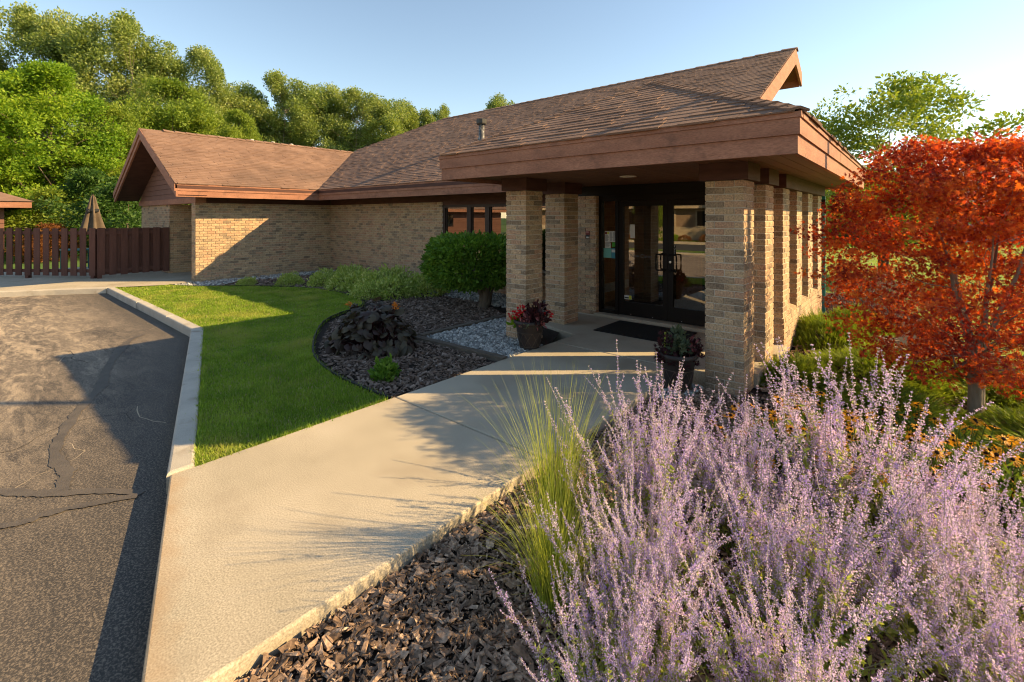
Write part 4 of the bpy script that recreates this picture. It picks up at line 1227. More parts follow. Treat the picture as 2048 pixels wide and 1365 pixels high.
obj('sticker_print', Acc().box((-3.928, dy+.0165, .35), (-3.85, dy+.0175, .372)).mesh('sticker_print', MAT['black']), st)

def text(s, loc, size, mat, name, parent, rx=math.pi/2, align='CENTER', extr=.0006, spacing=1, line=1):
    c = bpy.data.curves.new(name, 'FONT'); c.body = s; c.size = size; c.align_x = align; c.extrude = extr; c.space_line = line
    o = bpy.data.objects.new(name, c); COL.objects.link(o)
    dg = bpy.context.evaluated_depsgraph_get(); dg.update()
    me = bpy.data.meshes.new_from_object(o.evaluated_get(dg)); me.materials.clear(); me.materials.append(mat)
    bpy.data.objects.remove(o)
    q = obj(name, me, parent, loc); q.rotation_euler = (rx, 0, 0)
    return q
pl = sign_sheet('pull_label', -3.048, -3.006, 1.172, 1.322, dy+.0205, MAT['black'], d2)
text('P\nU\nL\nL', (-3.027, dy+.017, 1.290), .042, MAT['white'], 'lettering', pl, line=.88)
gy = plain('etched_lettering', (.13, .13, .13), .6)
text('New Christ', (-3.62, dy+.019, 1.085), .085, gy, 'door_lettering', d1)
# key card reader on the pier
cr_ = sign_sheet('card_reader', -4.655, -4.565, 1.39, 1.535, 7.562, MAT['black'], bld)
sign_sheet('reader_top', -4.653, -4.567, 1.46, 1.533, 7.5595, MAT['redplast'], cr_)
sign_sheet('reader_label', -4.64, -4.585, 1.503, 1.522, 7.557, plain('pink_print', (.45, .22, .19)), cr_)
sign_sheet('reader_label', -4.64, -4.59, 1.405, 1.425, 7.5595, MAT['white'], cr_)
# ceiling light under the canopy
a = Acc().lathe([(.10, .0), (.115, -.004), (.115, -.012), (.09, -.012), (.085, .0)], 20, (-3.04, 6.05, 2.3645))
obj('ceiling_light', a.mesh('ceiling_light', plain('light_trim', (.75, .70, .60))), bld)
# side windows between the rear columns
for i in range(1, 4):
    ya, yb = ROWY[i]+.42, ROWY[i+1]
    a = Acc().box((-1.62, ya+.001, 6*BH+.06), (-1.55, ya+.05, 2.18)).box((-1.62, yb-.05, 6*BH+.06), (-1.55, yb-.001, 2.18)).box((-1.62, ya+.05, 6*BH+.06), (-1.55, yb-.05, 6*BH+.11))
    w = obj('side_window', a.mesh('side_window', MAT['bronze']), bld)
    obj('pane', Acc().box((-1.59, ya+.05, 6*BH+.11), (-1.583, yb-.05, 2.18)).mesh('pane', MAT['glass']), w)
# vestibule interior
bpart('vestibule_floor', [((-4.95, 7.77, -.1), (-1.72, 10.55, .03))], MAT['carpet'])
bpart('vestibule_ceiling', [((-4.95, 7.70, 2.30), (-1.62, 10.55, 2.36))], MAT['darkwood'])
vb = bpart('vestibule_back_wall', [((-4.95, 10.45, .03), (-1.75, 10.55, 2.3))], MAT['inwall'])
vl = bpart('vestibule_left_wall', [((-4.95, 7.90, .03), (-4.85, 10.45, 2.3))], MAT['orangewood'])
bpart('vestibule_skirting', [((-4.85, 7.9, .25), (-4.80, 9.6, .42))], MAT['white'])
bpart('inner_door_frame', [((-4.1, 9.55, .03), (-4.02, 9.65, 2.3)), ((-3.2, 9.55, .03), (-3.1, 9.65, 2.3)), ((-2.3, 9.55, .03), (-2.2, 9.65, 2.3)), ((-4.02, 9.56, 2.0), (-2.3, 9.64, 2.08))], MAT['bronze'])
bpart('reception_counter', [((-3.9, 10.0, .03), (-2.4, 10.44, .95))], MAT['orangewood'])
bpart('bench', [((-2.5, 8.6, .30), (-1.95, 9.5, .36)), ((-2.5, 8.6, .03), (-2.42, 8.68, .30)), ((-2.03, 8.6, .03), (-1.95, 8.68, .30)), ((-2.5, 9.42, .03), (-2.42, 9.5, .30)), ((-2.03, 9.42, .03), (-1.95, 9.5, .30))], MAT['darkwood'])
# teal downpipe at the far column
obj('downpipe', Acc().box((-1.335, 10.57, -.1), (-1.285, 10.62, 2.18)).mesh('downpipe', MAT['tealpaint']), bld)
obj('downpipe_bracket', Acc().box((-1.36, 10.555, 1.97), (-1.28, 10.568, 2.12)).mesh('downpipe_bracket', MAT['black']), bld)

# ------------------------------------------------------------------ wooden fence by the wing
def fence(name, label, A, B, pitch, w, posts, back, z=0, h=1.46):
    A, B = np.array(A, float), np.array(B, float)
    L = np.linalg.norm(B-A); u = (B-A)/L; n = np.array([u[1], -u[0]])          # n: towards the viewer's side
    if n @ -A < 0: n = -n
    t = thing(name, label, 'fence', (*((A+B)/2), z), group='brown board fence by the wing')
    r = np.random.default_rng(int(L*100))
    k = int(L/pitch)
    U3, N3, Z3 = np.array([*u, 0]), np.array([*n, 0]), np.array([0, 0, 1.])
    def board(c, w, th, zz0, zz1, nm):
        a = Acc().obox((0, 0, 0), U3*w/2, -N3*th/2, Z3*(zz1-zz0)/2) if np.cross(u, -n) > 0 else Acc().obox((0, 0, 0), U3*w/2, N3*th/2, Z3*(zz1-zz0)/2)
        obj(nm, a.mesh(nm, MAT['fence']), t, tuple(np.array([*c, (zz0+zz1)/2])-np.array([*((A+B)/2), z])))
    for i in range(k+1):
        c = A+u*min(pitch*i+w/2, L-w/2)
        dz = r.normal(0, .008)
        board(c+n*.045, w*r.uniform(.97, 1.03), .022, .085+dz, h+dz, 'board')
        if back and i < k: board(c+u*pitch/2-n*.045, w*1.05, .022, .10, h-.01, 'back_board')
    for zz in (.22, h-.14):
        board((A+B)/2, L, .05, zz-.045, zz+.045, 'rail')
    for q in posts:
        board(A+(B-A)*q-n*.0, .10, .10, -.02, h-.02, 'post')
    return t
fence('fence', 'brown board fence panel with close backing boards, running out from the brick wing', (-18.0, 2.60), (-18.0, 4.33), .262, .165, (.03,), True)
gate = fence('fence', 'brown board fence with see-through gaps, left of the fence corner and below the closed umbrella', (-18.05, 2.60), (-21.9, -.30), .285, .185, (.02, .44, .86), False)

# ------------------------------------------------------------------ neighbour building at the far left
nb = thing('neighbour_building', 'low brown building with a lit eave beyond the fence, cut by the left edge', 'building', (-36, -2, 0))
def npart(name, boxes, mat):
    a = Acc()
    for lo, hi in boxes: a.box(lo, hi)
    return obj(name, a.mesh(name, mat), nb)
nw = npart('wall', [((-46, -19, -.2), (-31.9, 1.35, 2.25))], MAT['siding'])
for k in range(9):
    obj('siding_board', Acc().box((-31.899, -19, .05+k*.24), (-31.87, 1.36, .27+k*.24)).mesh('siding_board', MAT['siding']), nw)
nr = npart('fascia_board', [((-31.2, -20, 2.2), (-31.12, 2.2, 2.5)), ((-46, 2.12, 2.2), (-31.201, 2.2, 2.5))], MAT['fascia'])
npart('soffit', [((-46, -19, 2.251), (-31.21, 2.1, 2.28))], MAT['darkwood'])
obj('roof', mk('roof', [(-31.05, -20, 2.5), (-31.05, 2.28, 2.5), (-46, 2.28, 2.5), (-37.5, -4.2, 5.2), (-37.5, -20, 5.2)], [[(0, 1, 3, 4)], [(1, 2, 3)]], [MAT['shingle']]), nb)
for y in (-3.6, -7.5, -12.5):
    w = npart('window', [((-31.87, y, .9), (-31.84, y+1.4, 2.0))], MAT['winframe'])
    obj('pane', Acc().box((-31.84, y+.07, .97), (-31.835, y+1.33, 1.93)).mesh('pane', MAT['glass2']), w)

# closed umbrella behind the fence
um = thing('patio_umbrella', 'closed tan and brown patio umbrella standing behind the fence', 'umbrella', (-24.4, 3.4, 0))
def um_mesh():
    n = 40; a = np.arange(n)*2*np.pi/n
    prof = [(.03, 2.62), (.07, 2.55), (.11, 2.30), (.16, 2.05), (.17, 1.95), (.22, 1.7), (.30, 1.35), (.33, 1.15), (.29, 1.13)]
    V = []
    for r0, z in prof:
        rr = r0*(1+.38*np.cos(6*a)+.06*np.cos(3*a+1))
        V.append(np.stack([rr*np.cos(a)-24.4, rr*np.sin(a)+3.4, np.full(n, z)+.02*np.cos(8*a)], 1))
    k = len(prof); i = np.arange(k-1)[:, None]*n; j = np.arange(n)[None]
    F = np.stack([i+j, i+n+j, i+n+(j+1) % n, i+(j+1) % n], -1).reshape(-1, 4)
    return mk('canopy', np.concatenate(V), [F], [MAT['umbrella']], smooth=True)
obj('canopy', um_mesh(), um)
a = Acc().tube([(-24.4, 3.4, 0), (-24.4, 3.4, 2.66)], .025, 8).lathe([(0, .0), (.28, .0), (.28, .08), (.05, .1)], 14, (-24.4, 3.4, .003)); obj('pole', a.mesh('pole', MAT['winframe']), um)
a = Acc().lathe([(.19, 1.97), (.205, 2.0), (.205, 2.07), (.18, 2.1)], 20, (-24.4, 3.4, 0)).tube([(-24.25, 3.28, 2.06), (-24.22, 3.24, 1.98), (-24.25, 3.25, 1.93)], .03, 6)
obj('tie_band', a.mesh('tie_band', MAT['black']), um)
# teal pool table behind the fence gap
tb = thing('garden_table', 'teal garden table just seen through the fence gaps', 'table', (-21.6, 2.6, 0))
a = Acc().box((-22.0, 2.2, .66), (-21.2, 3.0, .70)); obj('top', a.mesh('top', MAT['tealpaint']), tb)
for sx in (-.35, .35):
    for sy in (-.35, .35):
        obj('leg', Acc().box((-21.6+sx-.025, 2.6+sy-.025, .0), (-21.6+sx+.025, 2.6+sy+.025, .66)).mesh('leg', MAT['tealpaint']), tb)

# ------------------------------------------------------------------ small things on the porch
mat_t = obj('door_mat', Acc().box((-3.86, 6.50, .002), (-2.55, 7.38, .016)).mesh('door_mat', MAT['rubber']), label='black rubber door mat lying in front of the glass doors', cat='door mat', kind='thing')

def planter(name, label, loc, R, H):
    t = thing(name, label, 'planter', loc, group='planters beside the walk')
    prof = [(0, 0), (.60*R, 0), (.63*R, .02), (.90*R, H*.86), (.93*R, H*.88), (1.0*R, H*.885), (1.03*R, H*.92), (1.0*R, H*.98), (.95*R, H), (.88*R, H*.97), (.86*R, H*.80), (0, H*.80)]
    obj('pot', Acc().lathe(prof, 36).mesh('pot', MAT['pot'], True), t, (0, 0, 0))
    obj('potting_soil', Acc().lathe([(.855*R, H*.80), (.6*R, H*.83), (0, H*.84)], 24).mesh('potting_soil', MAT['soil']), t, (0, 0, .002))
    a = Acc()
    rad = lambda z: .63*R+(.27*R)*(z-.02)/(H*.86-.02)+.004
    for z in (.12*H, .60*H):
        P = [(rad(z)*math.cos(q), rad(z)*math.sin(q), z) for q in np.linspace(0, 2*math.pi, 37)]
        a.tube(P, .003, 4)
    for k in range(9):
        for s in (-1, 1):
            zs = np.linspace(.12*H, .60*H, 7)
            P = [(rad(z)*math.cos(2*math.pi*(k+s*(z/H-.12)/.48)/9), rad(z)*math.sin(2*math.pi*(k+s*(z/H-.12)/.48)/9), z) for z in zs]
            a.tube(P, .003, 4)
    obj('lattice_relief', a.mesh('lattice_relief', MAT['potline']), t, (0, 0, 0))
    return t
planter('planter', 'dark lattice planter with red geraniums, by the left front brick column', (-4.05, 5.12, -.02), .215, .40)
planter('planter', 'dark lattice planter with dark red foliage, left of the right front brick column', (-1.93, 5.0, -.07), .195, .42)

# ------------------------------------------------------------------ plants
def frames(D):
    """rotation matrices whose local x runs along D (n,3), with random roll"""
    D = D/(np.linalg.norm(D, axis=1)[:, None]+1e-9)
    ref = RNG.normal(size=D.shape)
    Y = np.cross(ref, D); Y /= np.linalg.norm(Y, axis=1)[:, None]+1e-9
    Z = np.cross(D, Y)
    return np.stack([D, Y, Z], -1)
LEAF_D = (np.array([(0, 0, 0), (.45, .28, .04), (1, 0, -.05), (.45, -.28, .04)]), [np.array([(0, 1, 2, 3)])])           # simple diamond
LEAF_F = (np.array([(0, 0, 0), (.35, .26, .06), (.75, .20, .02), (1.05, 0, -.12), (.75, -.20, .02), (.35, -.26, .06), (.5, 0, -.02)]),
          [np.array([(0, 6, 1), (1, 6, 2), (2, 6, 3), (3, 6, 4), (4, 6, 5), (5, 6, 0)])])                                  # folded leaf
def star():
    V = [(0, 0, 0)]; tips = [(-2.2, .45), (-1.25, .8), (-.62, .95), (0, 1.1), (.62, .95), (1.25, .8), (2.2, .45)]
    P = []
    for i, (a, r) in enumerate(tips):
        P.append((a, r))
        if i < len(tips)-1: P.append(((a+tips[i+1][0])/2, .30))
    V += [(r*math.cos(a)*.55+.1, r*math.sin(a)*.55, -.12*r*r) for a, r in P]
    F = [(0, i, i+1) for i in range(1, len(P))]
    return np.array(V), [np.array(F)]
LEAF_S = star()
def rnd_dir(n, up=.0, r=RNG):
    d = r.normal(size=(n, 3)); d /= np.linalg.norm(d, axis=1)[:, None]; d[:, 2] += up
    return d/np.linalg.norm(d, axis=1)[:, None]

def crown_tree(seed, H, rmax, z0, shape, ncl, nleaf, leaf, lsize, clr, trunk_r, lmat, bmat, flat=.7, lobes=.25, forks=1, up=.1, droop=0, limbs=60, bend=.3, fork_h=0, thin=1.0, holes=1.0, core=.5):
    """local-space tree: returns (crown mesh, trunk mesh)"""
    r = np.random.default_rng(seed)
    # cluster centres
    zz = z0+(H-z0)*r.uniform(0, 1, ncl*3)**.9
    t = (zz-z0)/(H-z0)
    ang = r.uniform(0, 2*np.pi, ncl*3)
    prof = np.interp(t, [p[0] for p in shape], [p[1] for p in shape])
    ph = r.uniform(0, 6.28, 6)
    lob = 1+lobes*(np.sin(3*ang+ph[0]+2.5*t)+.6*np.sin(5*ang+ph[1]-5*t)+.6*np.sin(9*t+ph[2]+2*ang))
    rad = rmax*prof*lob*r.uniform(.02, 1, ncl*3)**core
    C = np.stack([rad*np.cos(ang), rad*np.sin(ang), zz], 1)
    # thin out by a random hole pattern
    keep = vnoise(C/rmax, 2.4, seed)*holes+r.normal(0, .25, len(C))
    C = C[np.argsort(-keep)[:ncl]]
    cs = clr*r.uniform(.6, 1.3, ncl)
    cnt = r.poisson(nleaf*(cs/clr)**2*.8)+3
    ci = np.repeat(np.arange(ncl), cnt)
    g = r.normal(size=(len(ci), 3)); g /= np.linalg.norm(g, axis=1)[:, None]
    g *= (r.uniform(0, 1, len(ci))**.45)[:, None]
    P = C[ci]+g*cs[ci][:, None]*np.array([1, 1, flat])
    D = g*np.array([1, 1, .6])+rnd_dir(len(ci), up, r)*.9; D[:, 2] -= droop
    tV, tF = leaf
    Vv, Ff = scatter(tV, tF, P, frames(D), lsize*r.uniform(.55, 1.25, len(ci)))
    crown = mk('crown', Vv, Ff, [lmat])
    # trunk and limbs
    a = Acc()
    k = 11
    ths = np.linspace(0, 1, k)
    stemsP = []
    for f in range(forks):
        bx, by = r.normal(0, bend, 2)
        q = 2*np.pi*(f+r.uniform(-.25, .25))/forks
        Hs = H*r.uniform(.74, .92)
        zs = -.15+ths*Hs
        sp = np.clip((zs-fork_h)/(Hs-fork_h), 0, 1)**.8*(rmax*.55 if forks > 1 else 0)*r.uniform(.5, 1.1)
        P = np.stack([bx*np.sin(ths*2.4)*(1 if forks == 1 else .4)+sp*np.cos(q), by*np.sin(ths*2.8)*(1 if forks == 1 else .4)+sp*np.sin(q), zs], 1)
        P[1:] += r.normal(0, .012*H/3, (k-1, 3))*np.array([1, 1, .2])*(np.clip((zs[1:]-fork_h)/H, 0, 1)[:, None]*2+.15)
        rr = trunk_r*(1-ths*.88)
        if forks > 1: rr = np.where(zs > fork_h, rr*.62, rr)
        rr[0] *= 1.2
        Pp = smooth_poly(P, 3)
        a.tube(Pp, np.interp(np.linspace(0, k-1, len(Pp)), np.arange(k), rr), 9)
        stemsP.append((P, rr))
    sel = r.choice(ncl, min(limbs, ncl), replace=False)
    for j in sel:
        c = C[j]
        best = None
        for P, rr in stemsP:
            zt_ = c[2]-r.uniform(.5, 1.0)*.8*np.hypot(c[0]-np.interp(c[2], P[:, 2], P[:, 0]), c[1]-np.interp(c[2], P[:, 2], P[:, 1]))-.03*H
            zt_ = np.clip(zt_, max(z0*.7, fork_h), H*.78)
            i0 = np.interp(zt_, P[:, 2], np.arange(k)); b = np.array([np.interp(i0, np.arange(k), P[:, q]) for q in range(3)])
            dd = np.linalg.norm(c-b)
            if best is None or dd < best[0]: best = (dd, b, np.interp(i0, np.arange(k), rr))
        dd, b, rb = best
        m1 = b+(c-b)*.35+r.normal(0, .07*dd, 3)+np.array([0, 0, -.04*dd]); m2 = b+(c-b)*.7+r.normal(0, .07*dd, 3)
        q = smooth_poly([b, m1, m2, c], 3)
        r0 = max(min(rb*.45, .022*dd+.004), .0035)*thin
        a.tube(q, np.linspace(r0, r0*.2, len(q)), 5, cap=False)
    return crown, a.mesh('trunk', bmat, True)

OVAL = [(0, .35), (.2, .85), (.45, 1), (.7, .85), (.9, .5), (1, .15)]
TALL = [(0, .55), (.25, .95), (.5, 1), (.75, .8), (.92, .5), (1, .12)]
CONE = [(0, .8), (.2, 1), (.5, .8), (.8, .42), (1, .05)]
F3 = np.array([-math.sin(YAW), math.cos(YAW)]); R3 = np.array([math.cos(YAW), math.sin(YAW)])
def at_px(px, d):
    p = F3*d+R3*((px-1024)/944.5*d)
    return float(p[0]), float(p[1])
def z_px(py, d): return 1.8+(433.5-py)/944.5*d

PROTO = {}
def make_proto(key, **kw): PROTO[key] = (crown_tree(**kw), kw['H'])
make_proto('poplar_a', seed=1, H=20, rmax=4.4, z0=3.5, shape=TALL, ncl=420, nleaf=175, leaf=LEAF_D, lsize=.26, clr=.84, trunk_r=.30, holes=1.7, lmat=LEAF['poplar'], bmat=MAT['barkpale'], lobes=.36, up=.3, limbs=150, bend=.5, flat=.9)
make_proto('poplar_b', seed=2, H=20, rmax=3.9, z0=3.0, shape=OVAL, ncl=400, nleaf=175, leaf=LEAF_D, lsize=.26, clr=.84, trunk_r=.28, holes=1.8, lmat=LEAF['poplar'], bmat=MAT['barkpale'], lobes=.42, up=.3, forks=2, limbs=150, bend=.6, flat=.95, fork_h=5)
make_proto('maple_a', seed=3, H=11, rmax=3.7, z0=1.0, shape=OVAL, ncl=400, nleaf=160, leaf=LEAF_D, lsize=.185, clr=.64, holes=1.5, trunk_r=.2, lmat=LEAF['bright'], bmat=MAT['bark'], lobes=.16, up=.1)
make_proto('maple_b', seed=4, H=12, rmax=4.2, z0=1.6, shape=OVAL, ncl=400, nleaf=160, leaf=LEAF_D, lsize=.20, clr=.72, holes=1.5, trunk_r=.24, lmat=LEAF['mid'], bmat=MAT['bark'], lobes=.22, up=.2)
make_proto('bush', seed=5, H=4, rmax=2.2, z0=.1, shape=[(0, .9), (.4, 1), (.8, .7), (1, .3)], ncl=150, nleaf=110, leaf=LEAF_D, lsize=.17, clr=.5, trunk_r=.07, lmat=LEAF['dark'], bmat=MAT['bark'], lobes=.15, limbs=20, bend=.05)
def place_tree(key, px, py, d, width=None, name='tree', label='', cat='tree', group=None, z=-.3, rz=None, leafm=None):
    (cm, tmh), H = PROTO[key]
    x, y = at_px(px, d)
    top = z_px(py, d)
    s = (top-z)/H
    t = thing(name, label, cat, (x, y, z), group)
    if leafm is not None:
        cm = cm.copy(); cm.materials[0] = leafm
    obj('crown', cm, t, (0, 0, 0)); obj('trunk', tmh, t, (0, 0, 0))
    sx = s if width is None else width
    t.scale = (sx, sx, s)
    t.rotation_euler = (0, 0, rz if rz is not None else random.uniform(0, 6.28))
    return t
GT = 'tall trees behind the building'
for key, px, py, d, w, lb in [
    ('poplar_a', -60, 60, 46, 1.0, 'tall olive-green tree cut by the left edge, behind the bright maple'),
    ('poplar_b', 40, 22, 47, 1.0, 'tall pale-green tree rising highest at the far left of the wood'),
    ('poplar_a', 150, 30, 49, .95, 'tall full tree between the two highest tops of the left wood'),
    ('poplar_b', 240, 38, 47, 1.05, 'tall tree with bare pale limbs above the umbrella'),
    ('poplar_a', 320, 75, 50, .95, 'tall tree above the tip of the wing gable'),
    ('poplar_b', 405, 104, 52, .85, 'narrow tree peaking right of the wing gable'),
    ('poplar_a', 470, 160, 55, .95, 'shorter tree where the left wood steps down to the right'),
    ('poplar_b', 560, 155, 56, 1.0, 'rounded tree above the middle of the wing ridge'),
    ('poplar_a', 640, 163, 58, 1.0, 'darker feathery-topped tree above the right part of the wing ridge'),
    ('poplar_b', 715, 186, 57, 1.0, 'tree above the point where the wing ridge meets the main roof'),
    ('poplar_a', 790, 194, 59, .95, 'yellow-green tree standing over the main roof hip'),
    ('poplar_b', 848, 226, 61, .75, 'last low tree of the wood beside the main roof hip'),
    ('poplar_a', 520, 235, 62, .9, 'tree deep in the wood behind the gap over the wing ridge'),
    ('poplar_b', 680, 240, 66, .9, 'tree deep in the wood behind the feathery-topped tree'),
    ('poplar_a', 600, 178, 62, 1.0, 'tree half hidden between the rounded tree and the feathery-topped tree'),
    ('poplar_b', 755, 205, 63, 1.0, 'tree half hidden beside the yellow-green tree over the hip'),
    ('poplar_a', 1000, 190, 60, .7, 'tree of which only a sprig shows over the main ridge'),
    ('poplar_b', 885, 218, 62, .55, 'tree of which only the tip shows at the end of the main ridge')]:
    place_tree(key, px, py, d, w, 'deciduous_tree', lb, group=GT)
GM = 'green maples in front of the wood'
for key, px, py, d, w, lb in [
    ('maple_a', 95, 140, 31, 1.05, 'bright lime-green maple left of the wing gable'),
    ('maple_a', -20, 190, 30, 1.05, 'bright green maple cut by the left edge of the photo'),
    ('maple_b', 345, 165, 40, 1.05, 'dark yellow-green maple directly above the wing gable'),
    ('maple_b', 225, 215, 34, .75, 'mid-green maple behind the left eave of the gable'),
    ('maple_b', 470, 225, 47, .75, 'low green maple peeping over the wing ridge')]:
    place_tree(key, px, py, d, w, 'maple_tree', lb, group=GM)
for px, py, d, w, lm, lb in [
    (255, 375, 24, 1.0, LEAF['dark'], 'dark green shrub beside the wing end wall'),
    (195, 350, 27, 1.1, LEAF['dark'], 'dark shrub directly behind the closed umbrella'),
    (120, 385, 26, 1.0, LEAF['mid'], 'mid-green shrub left of the closed umbrella'),
    (40, 395, 27, 1.0, LEAF['bright'], 'light green shrub above the left part of the fence'),
    (95, 452, 22, .55, LEAF['rust'], 'low rust-coloured shrub showing over the fence top')]:
    place_tree('bush', px, py, d, w, 'shrub', lb, 'shrub', 'shrubs behind the fence', leafm=lm)
# undergrowth below the wood
r = np.random.default_rng(8)
Pu = []
for k in range(110):
    px = r.uniform(-250, 1000); d = r.uniform(36, 58); x, y = at_px(px, d); Pu.append((x, y, r.uniform(.2, 4.5)))
Pu = np.array(Pu)
ci = np.repeat(np.arange(len(Pu)), 330)
gP = Pu[ci]+np.random.default_rng(9).normal(size=(len(ci), 3))*np.array([1.3, 1.3, .9])
gP = gP[gP[:, 2] > -.3]
V, F = scatter(LEAF_D[0], LEAF_D[1], gP, frames(rnd_dir(len(gP), .2)), RNG.uniform(.25, .5, len(gP)))
obj('undergrowth', mk('undergrowth', V, F, [LEAF['dark']]), kind='stuff')

# loose tree behind the gable on the right
x, y = at_px(1765, 14.5)
t = thing('locust_tree', 'airy yellow-green tree rising behind the porch roof and the main gable', 'tree', (x, y, -.1))
cm, tk = crown_tree(seed=15, H=6.3, rmax=2.75, z0=1.0, shape=[(0, .7), (.3, 1.05), (.55, 1.05), (.75, .8), (.9, .5), (1, .25)], ncl=470, nleaf=74, leaf=LEAF_D, lsize=.125, clr=.40, trunk_r=.11, lmat=LEAF['locust'], bmat=MAT['bark'], lobes=.38, up=.5, droop=.1, forks=4, limbs=260, bend=.25, fork_h=1.0, holes=1.5, core=.6, flat=.55)
obj('crown', cm, t, (0, 0, 0)); obj('trunk', tk, t, (0, 0, 0))
x, y = at_px(2140, 13)
t = thing('locust_tree', 'airy green tree whose twigs enter at the right edge above the red maple', 'tree', (x, y, -.1))
cm, tk = crown_tree(seed=13, H=4.6, rmax=1.8, z0=1.2, shape=OVAL, ncl=90, nleaf=50, leaf=LEAF_D, lsize=.12, clr=.35, trunk_r=.09, lmat=LEAF['locust'], bmat=MAT['bark'], lobes=.34, forks=3, limbs=60, bend=.3)
obj('crown', cm, t, (0, 0, 0)); obj('trunk', tk, t, (0, 0, 0))

# Japanese maple
jx, jy = .42, 6.09
t = thing('japanese_maple', 'red and orange Japanese maple with layered leaves beside the porch', 'tree', (jx, jy, -.12))
cm, tk = crown_tree(seed=21, H=2.60, rmax=1.30, z0=.46, shape=[(0, .42), (.12, .84), (.35, 1.02), (.6, 1.02), (.82, .84), (1, .42)], ncl=660, nleaf=80, leaf=LEAF_S, lsize=.060, clr=.18, trunk_r=.060,
                    lmat=LEAF['maple'], bmat=MAT['barkpale'], flat=.50, lobes=.07, up=-.1, droop=.45, forks=5, limbs=110, bend=.05, fork_h=.62, thin=.7, holes=.35, core=.62)
obj('crown', cm, t, (0, 0, 0)); obj('trunk', tk, t, (0, 0, 0))

# rounded topiary shrub with a gnarled trunk
t = thing('topiary_shrub', 'dense rounded green shrub on a gnarled trunk under the front windows', 'shrub', (-6.6, 6.85, -.05))
r = np.random.default_rng(31)
n = 17000
a_ = r.uniform(0, 2*np.pi, n); u_ = r.uniform(-1, 1, n)
rh_ = (1-np.abs(u_)**3.2)**(1/3.2)
P = np.stack([np.cos(a_)*rh_, np.sin(a_)*rh_, u_], 1)
rad = r.uniform(.66, 1.02, n)**.6*(1+.09*vnoise(P, 4, 2)+.09*vnoise(P, 9, 3))
Q = P*rad[:, None]; pass
c0 = np.array([-.27, .07, .93])
Q = Q*np.array([1.08, .98, .54])+c0
Q = Q[(Q[:, 2] > .40+.24*(Q[:, 0]+.3)*.76+.22*(Q[:, 1])*.65+.14*vnoise(Q, 4, 5)) | (r.uniform(size=n) < .10)]
D = (Q-c0)*np.array([1, 1, 1.5])+rnd_dir(len(Q), .1, r)*.8
V, F = scatter(LEAF_F[0], LEAF_F[1], Q, frames(D), r.uniform(.055, .10, len(Q)))
obj('crown', mk('crown', V, F, [LEAF['topiary']]), t, (0, 0, 0))
a = Acc()
for P in ([(0, 0, -.08), (-.02, 0, .15), (.04, .02, .32), (-.18, .05, .55), (-.45, .1, .8)], [(.02, 0, .0), (.05, 0, .25), (.14, -.03, .45), (.25, -.06, .8)], [(-.02, .02, .1), (-.08, .05, .32), (-.25, .0, .5), (-.6, -.2, .75)],
          [(.03, .03, .1), (.10, .10, .4), (.05, .3, .8)]):
    q = smooth_poly(P, 5); a.tube(q+r.normal(0, .007, q.shape), np.linspace(.105, .03, len(q)), 8)
obj('trunk', a.mesh('trunk', MAT['bark'], True), t, (0, 0, 0))

# variegated low shrubs along the walls
def leafy(seed, n, R, H, leaf, ls, mat, dens=.5, up=.5, name='foliage', lob=.2):
    r = np.random.default_rng(seed)
    a_ = r.uniform(0, 2*np.pi, n); u_ = r.uniform(0, 1, n)
    P = np.stack([np.cos(a_)*np.sqrt(1-u_**2), np.sin(a_)*np.sqrt(1-u_**2), u_], 1)
    rad = r.uniform(dens, 1.0, n)**.5*(1+lob*vnoise(P, 3, seed)+lob*vnoise(P, 7, seed+1))
    Q = P*rad[:, None]*np.array([R, R, H])
    D = Q/np.array([R, R, H])+rnd_dir(n, up, r)*.9
    V, F = scatter(leaf[0], leaf[1], Q, frames(D), ls*r.uniform(.6, 1.3, n))
    return mk(name, V, F, [mat])
def stems(seed, n, R, H, rad, mat):
    r = np.random.default_rng(seed); a = Acc()
    for _ in range(n):
        q = r.uniform(0, 6.28); s = r.uniform(.2, .8)
        a.tube([(0, 0, -.03), (R*s*.4*math.cos(q), R*s*.4*math.sin(q), H*.45), (R*s*math.cos(q), R*s*math.sin(q), H*.8)], [rad, rad*.7, rad*.4], 4, cap=False)
    return a.mesh('stems', mat)
VAR = [leafy(50+k, 2600, .48, .42, LEAF_F, .055, LEAF['varieg'], .45, .4, lob=.25) for k in range(3)]
VST = stems(55, 14, .45, .4, .006, MAT['bark'])
vs = [(-13.55, 5.0, .55, 'small variegated shrub at the left, under the sunlit brick wall'), (-12.7, 5.75, .72, 'second small variegated shrub from the left, by the wall gravel'),
      (-11.9, 6.3, .95, 'variegated shrub nearest the inside corner of the two walls, on the lawn side'), (-11.7, 6.95, 1.25, 'tallest variegated shrub, right in the inside corner'),
      (-11.0, 6.35, 1.0, 'variegated shrub in the middle of the clump'), (-10.45, 6.5, 1.15, 'broad variegated shrub right of the middle of the clump'), (-9.75, 6.4, 1.2, 'pale variegated shrub bordering the lawn curve'),
      (-9.9, 7.0, 1.2, 'variegated shrub against the brick front wall'), (-9.05, 6.45, 1.15, 'variegated shrub next to the lawn curve, nearest the round shrub'), (-8.75, 7.1, 1.1, 'variegated shrub tucked under the round topiary shrub'), (-9.3, 5.98, .8, 'low variegated shrub at the front of the clump')]
for i, (x, y, s, lb) in enumerate(vs):
    t = thing('variegated_shrub', lb, 'shrub', (x, y, -.06), 'variegated shrubs along the walls')
    obj('foliage', VAR[i % 3], t, (0, 0, 0)); obj('stems', VST, t, (0, 0, 0))
    t.scale = (s, s, s*random.uniform(.9, 1.15)); t.rotation_euler = (0, 0, random.uniform(0, 6.28))
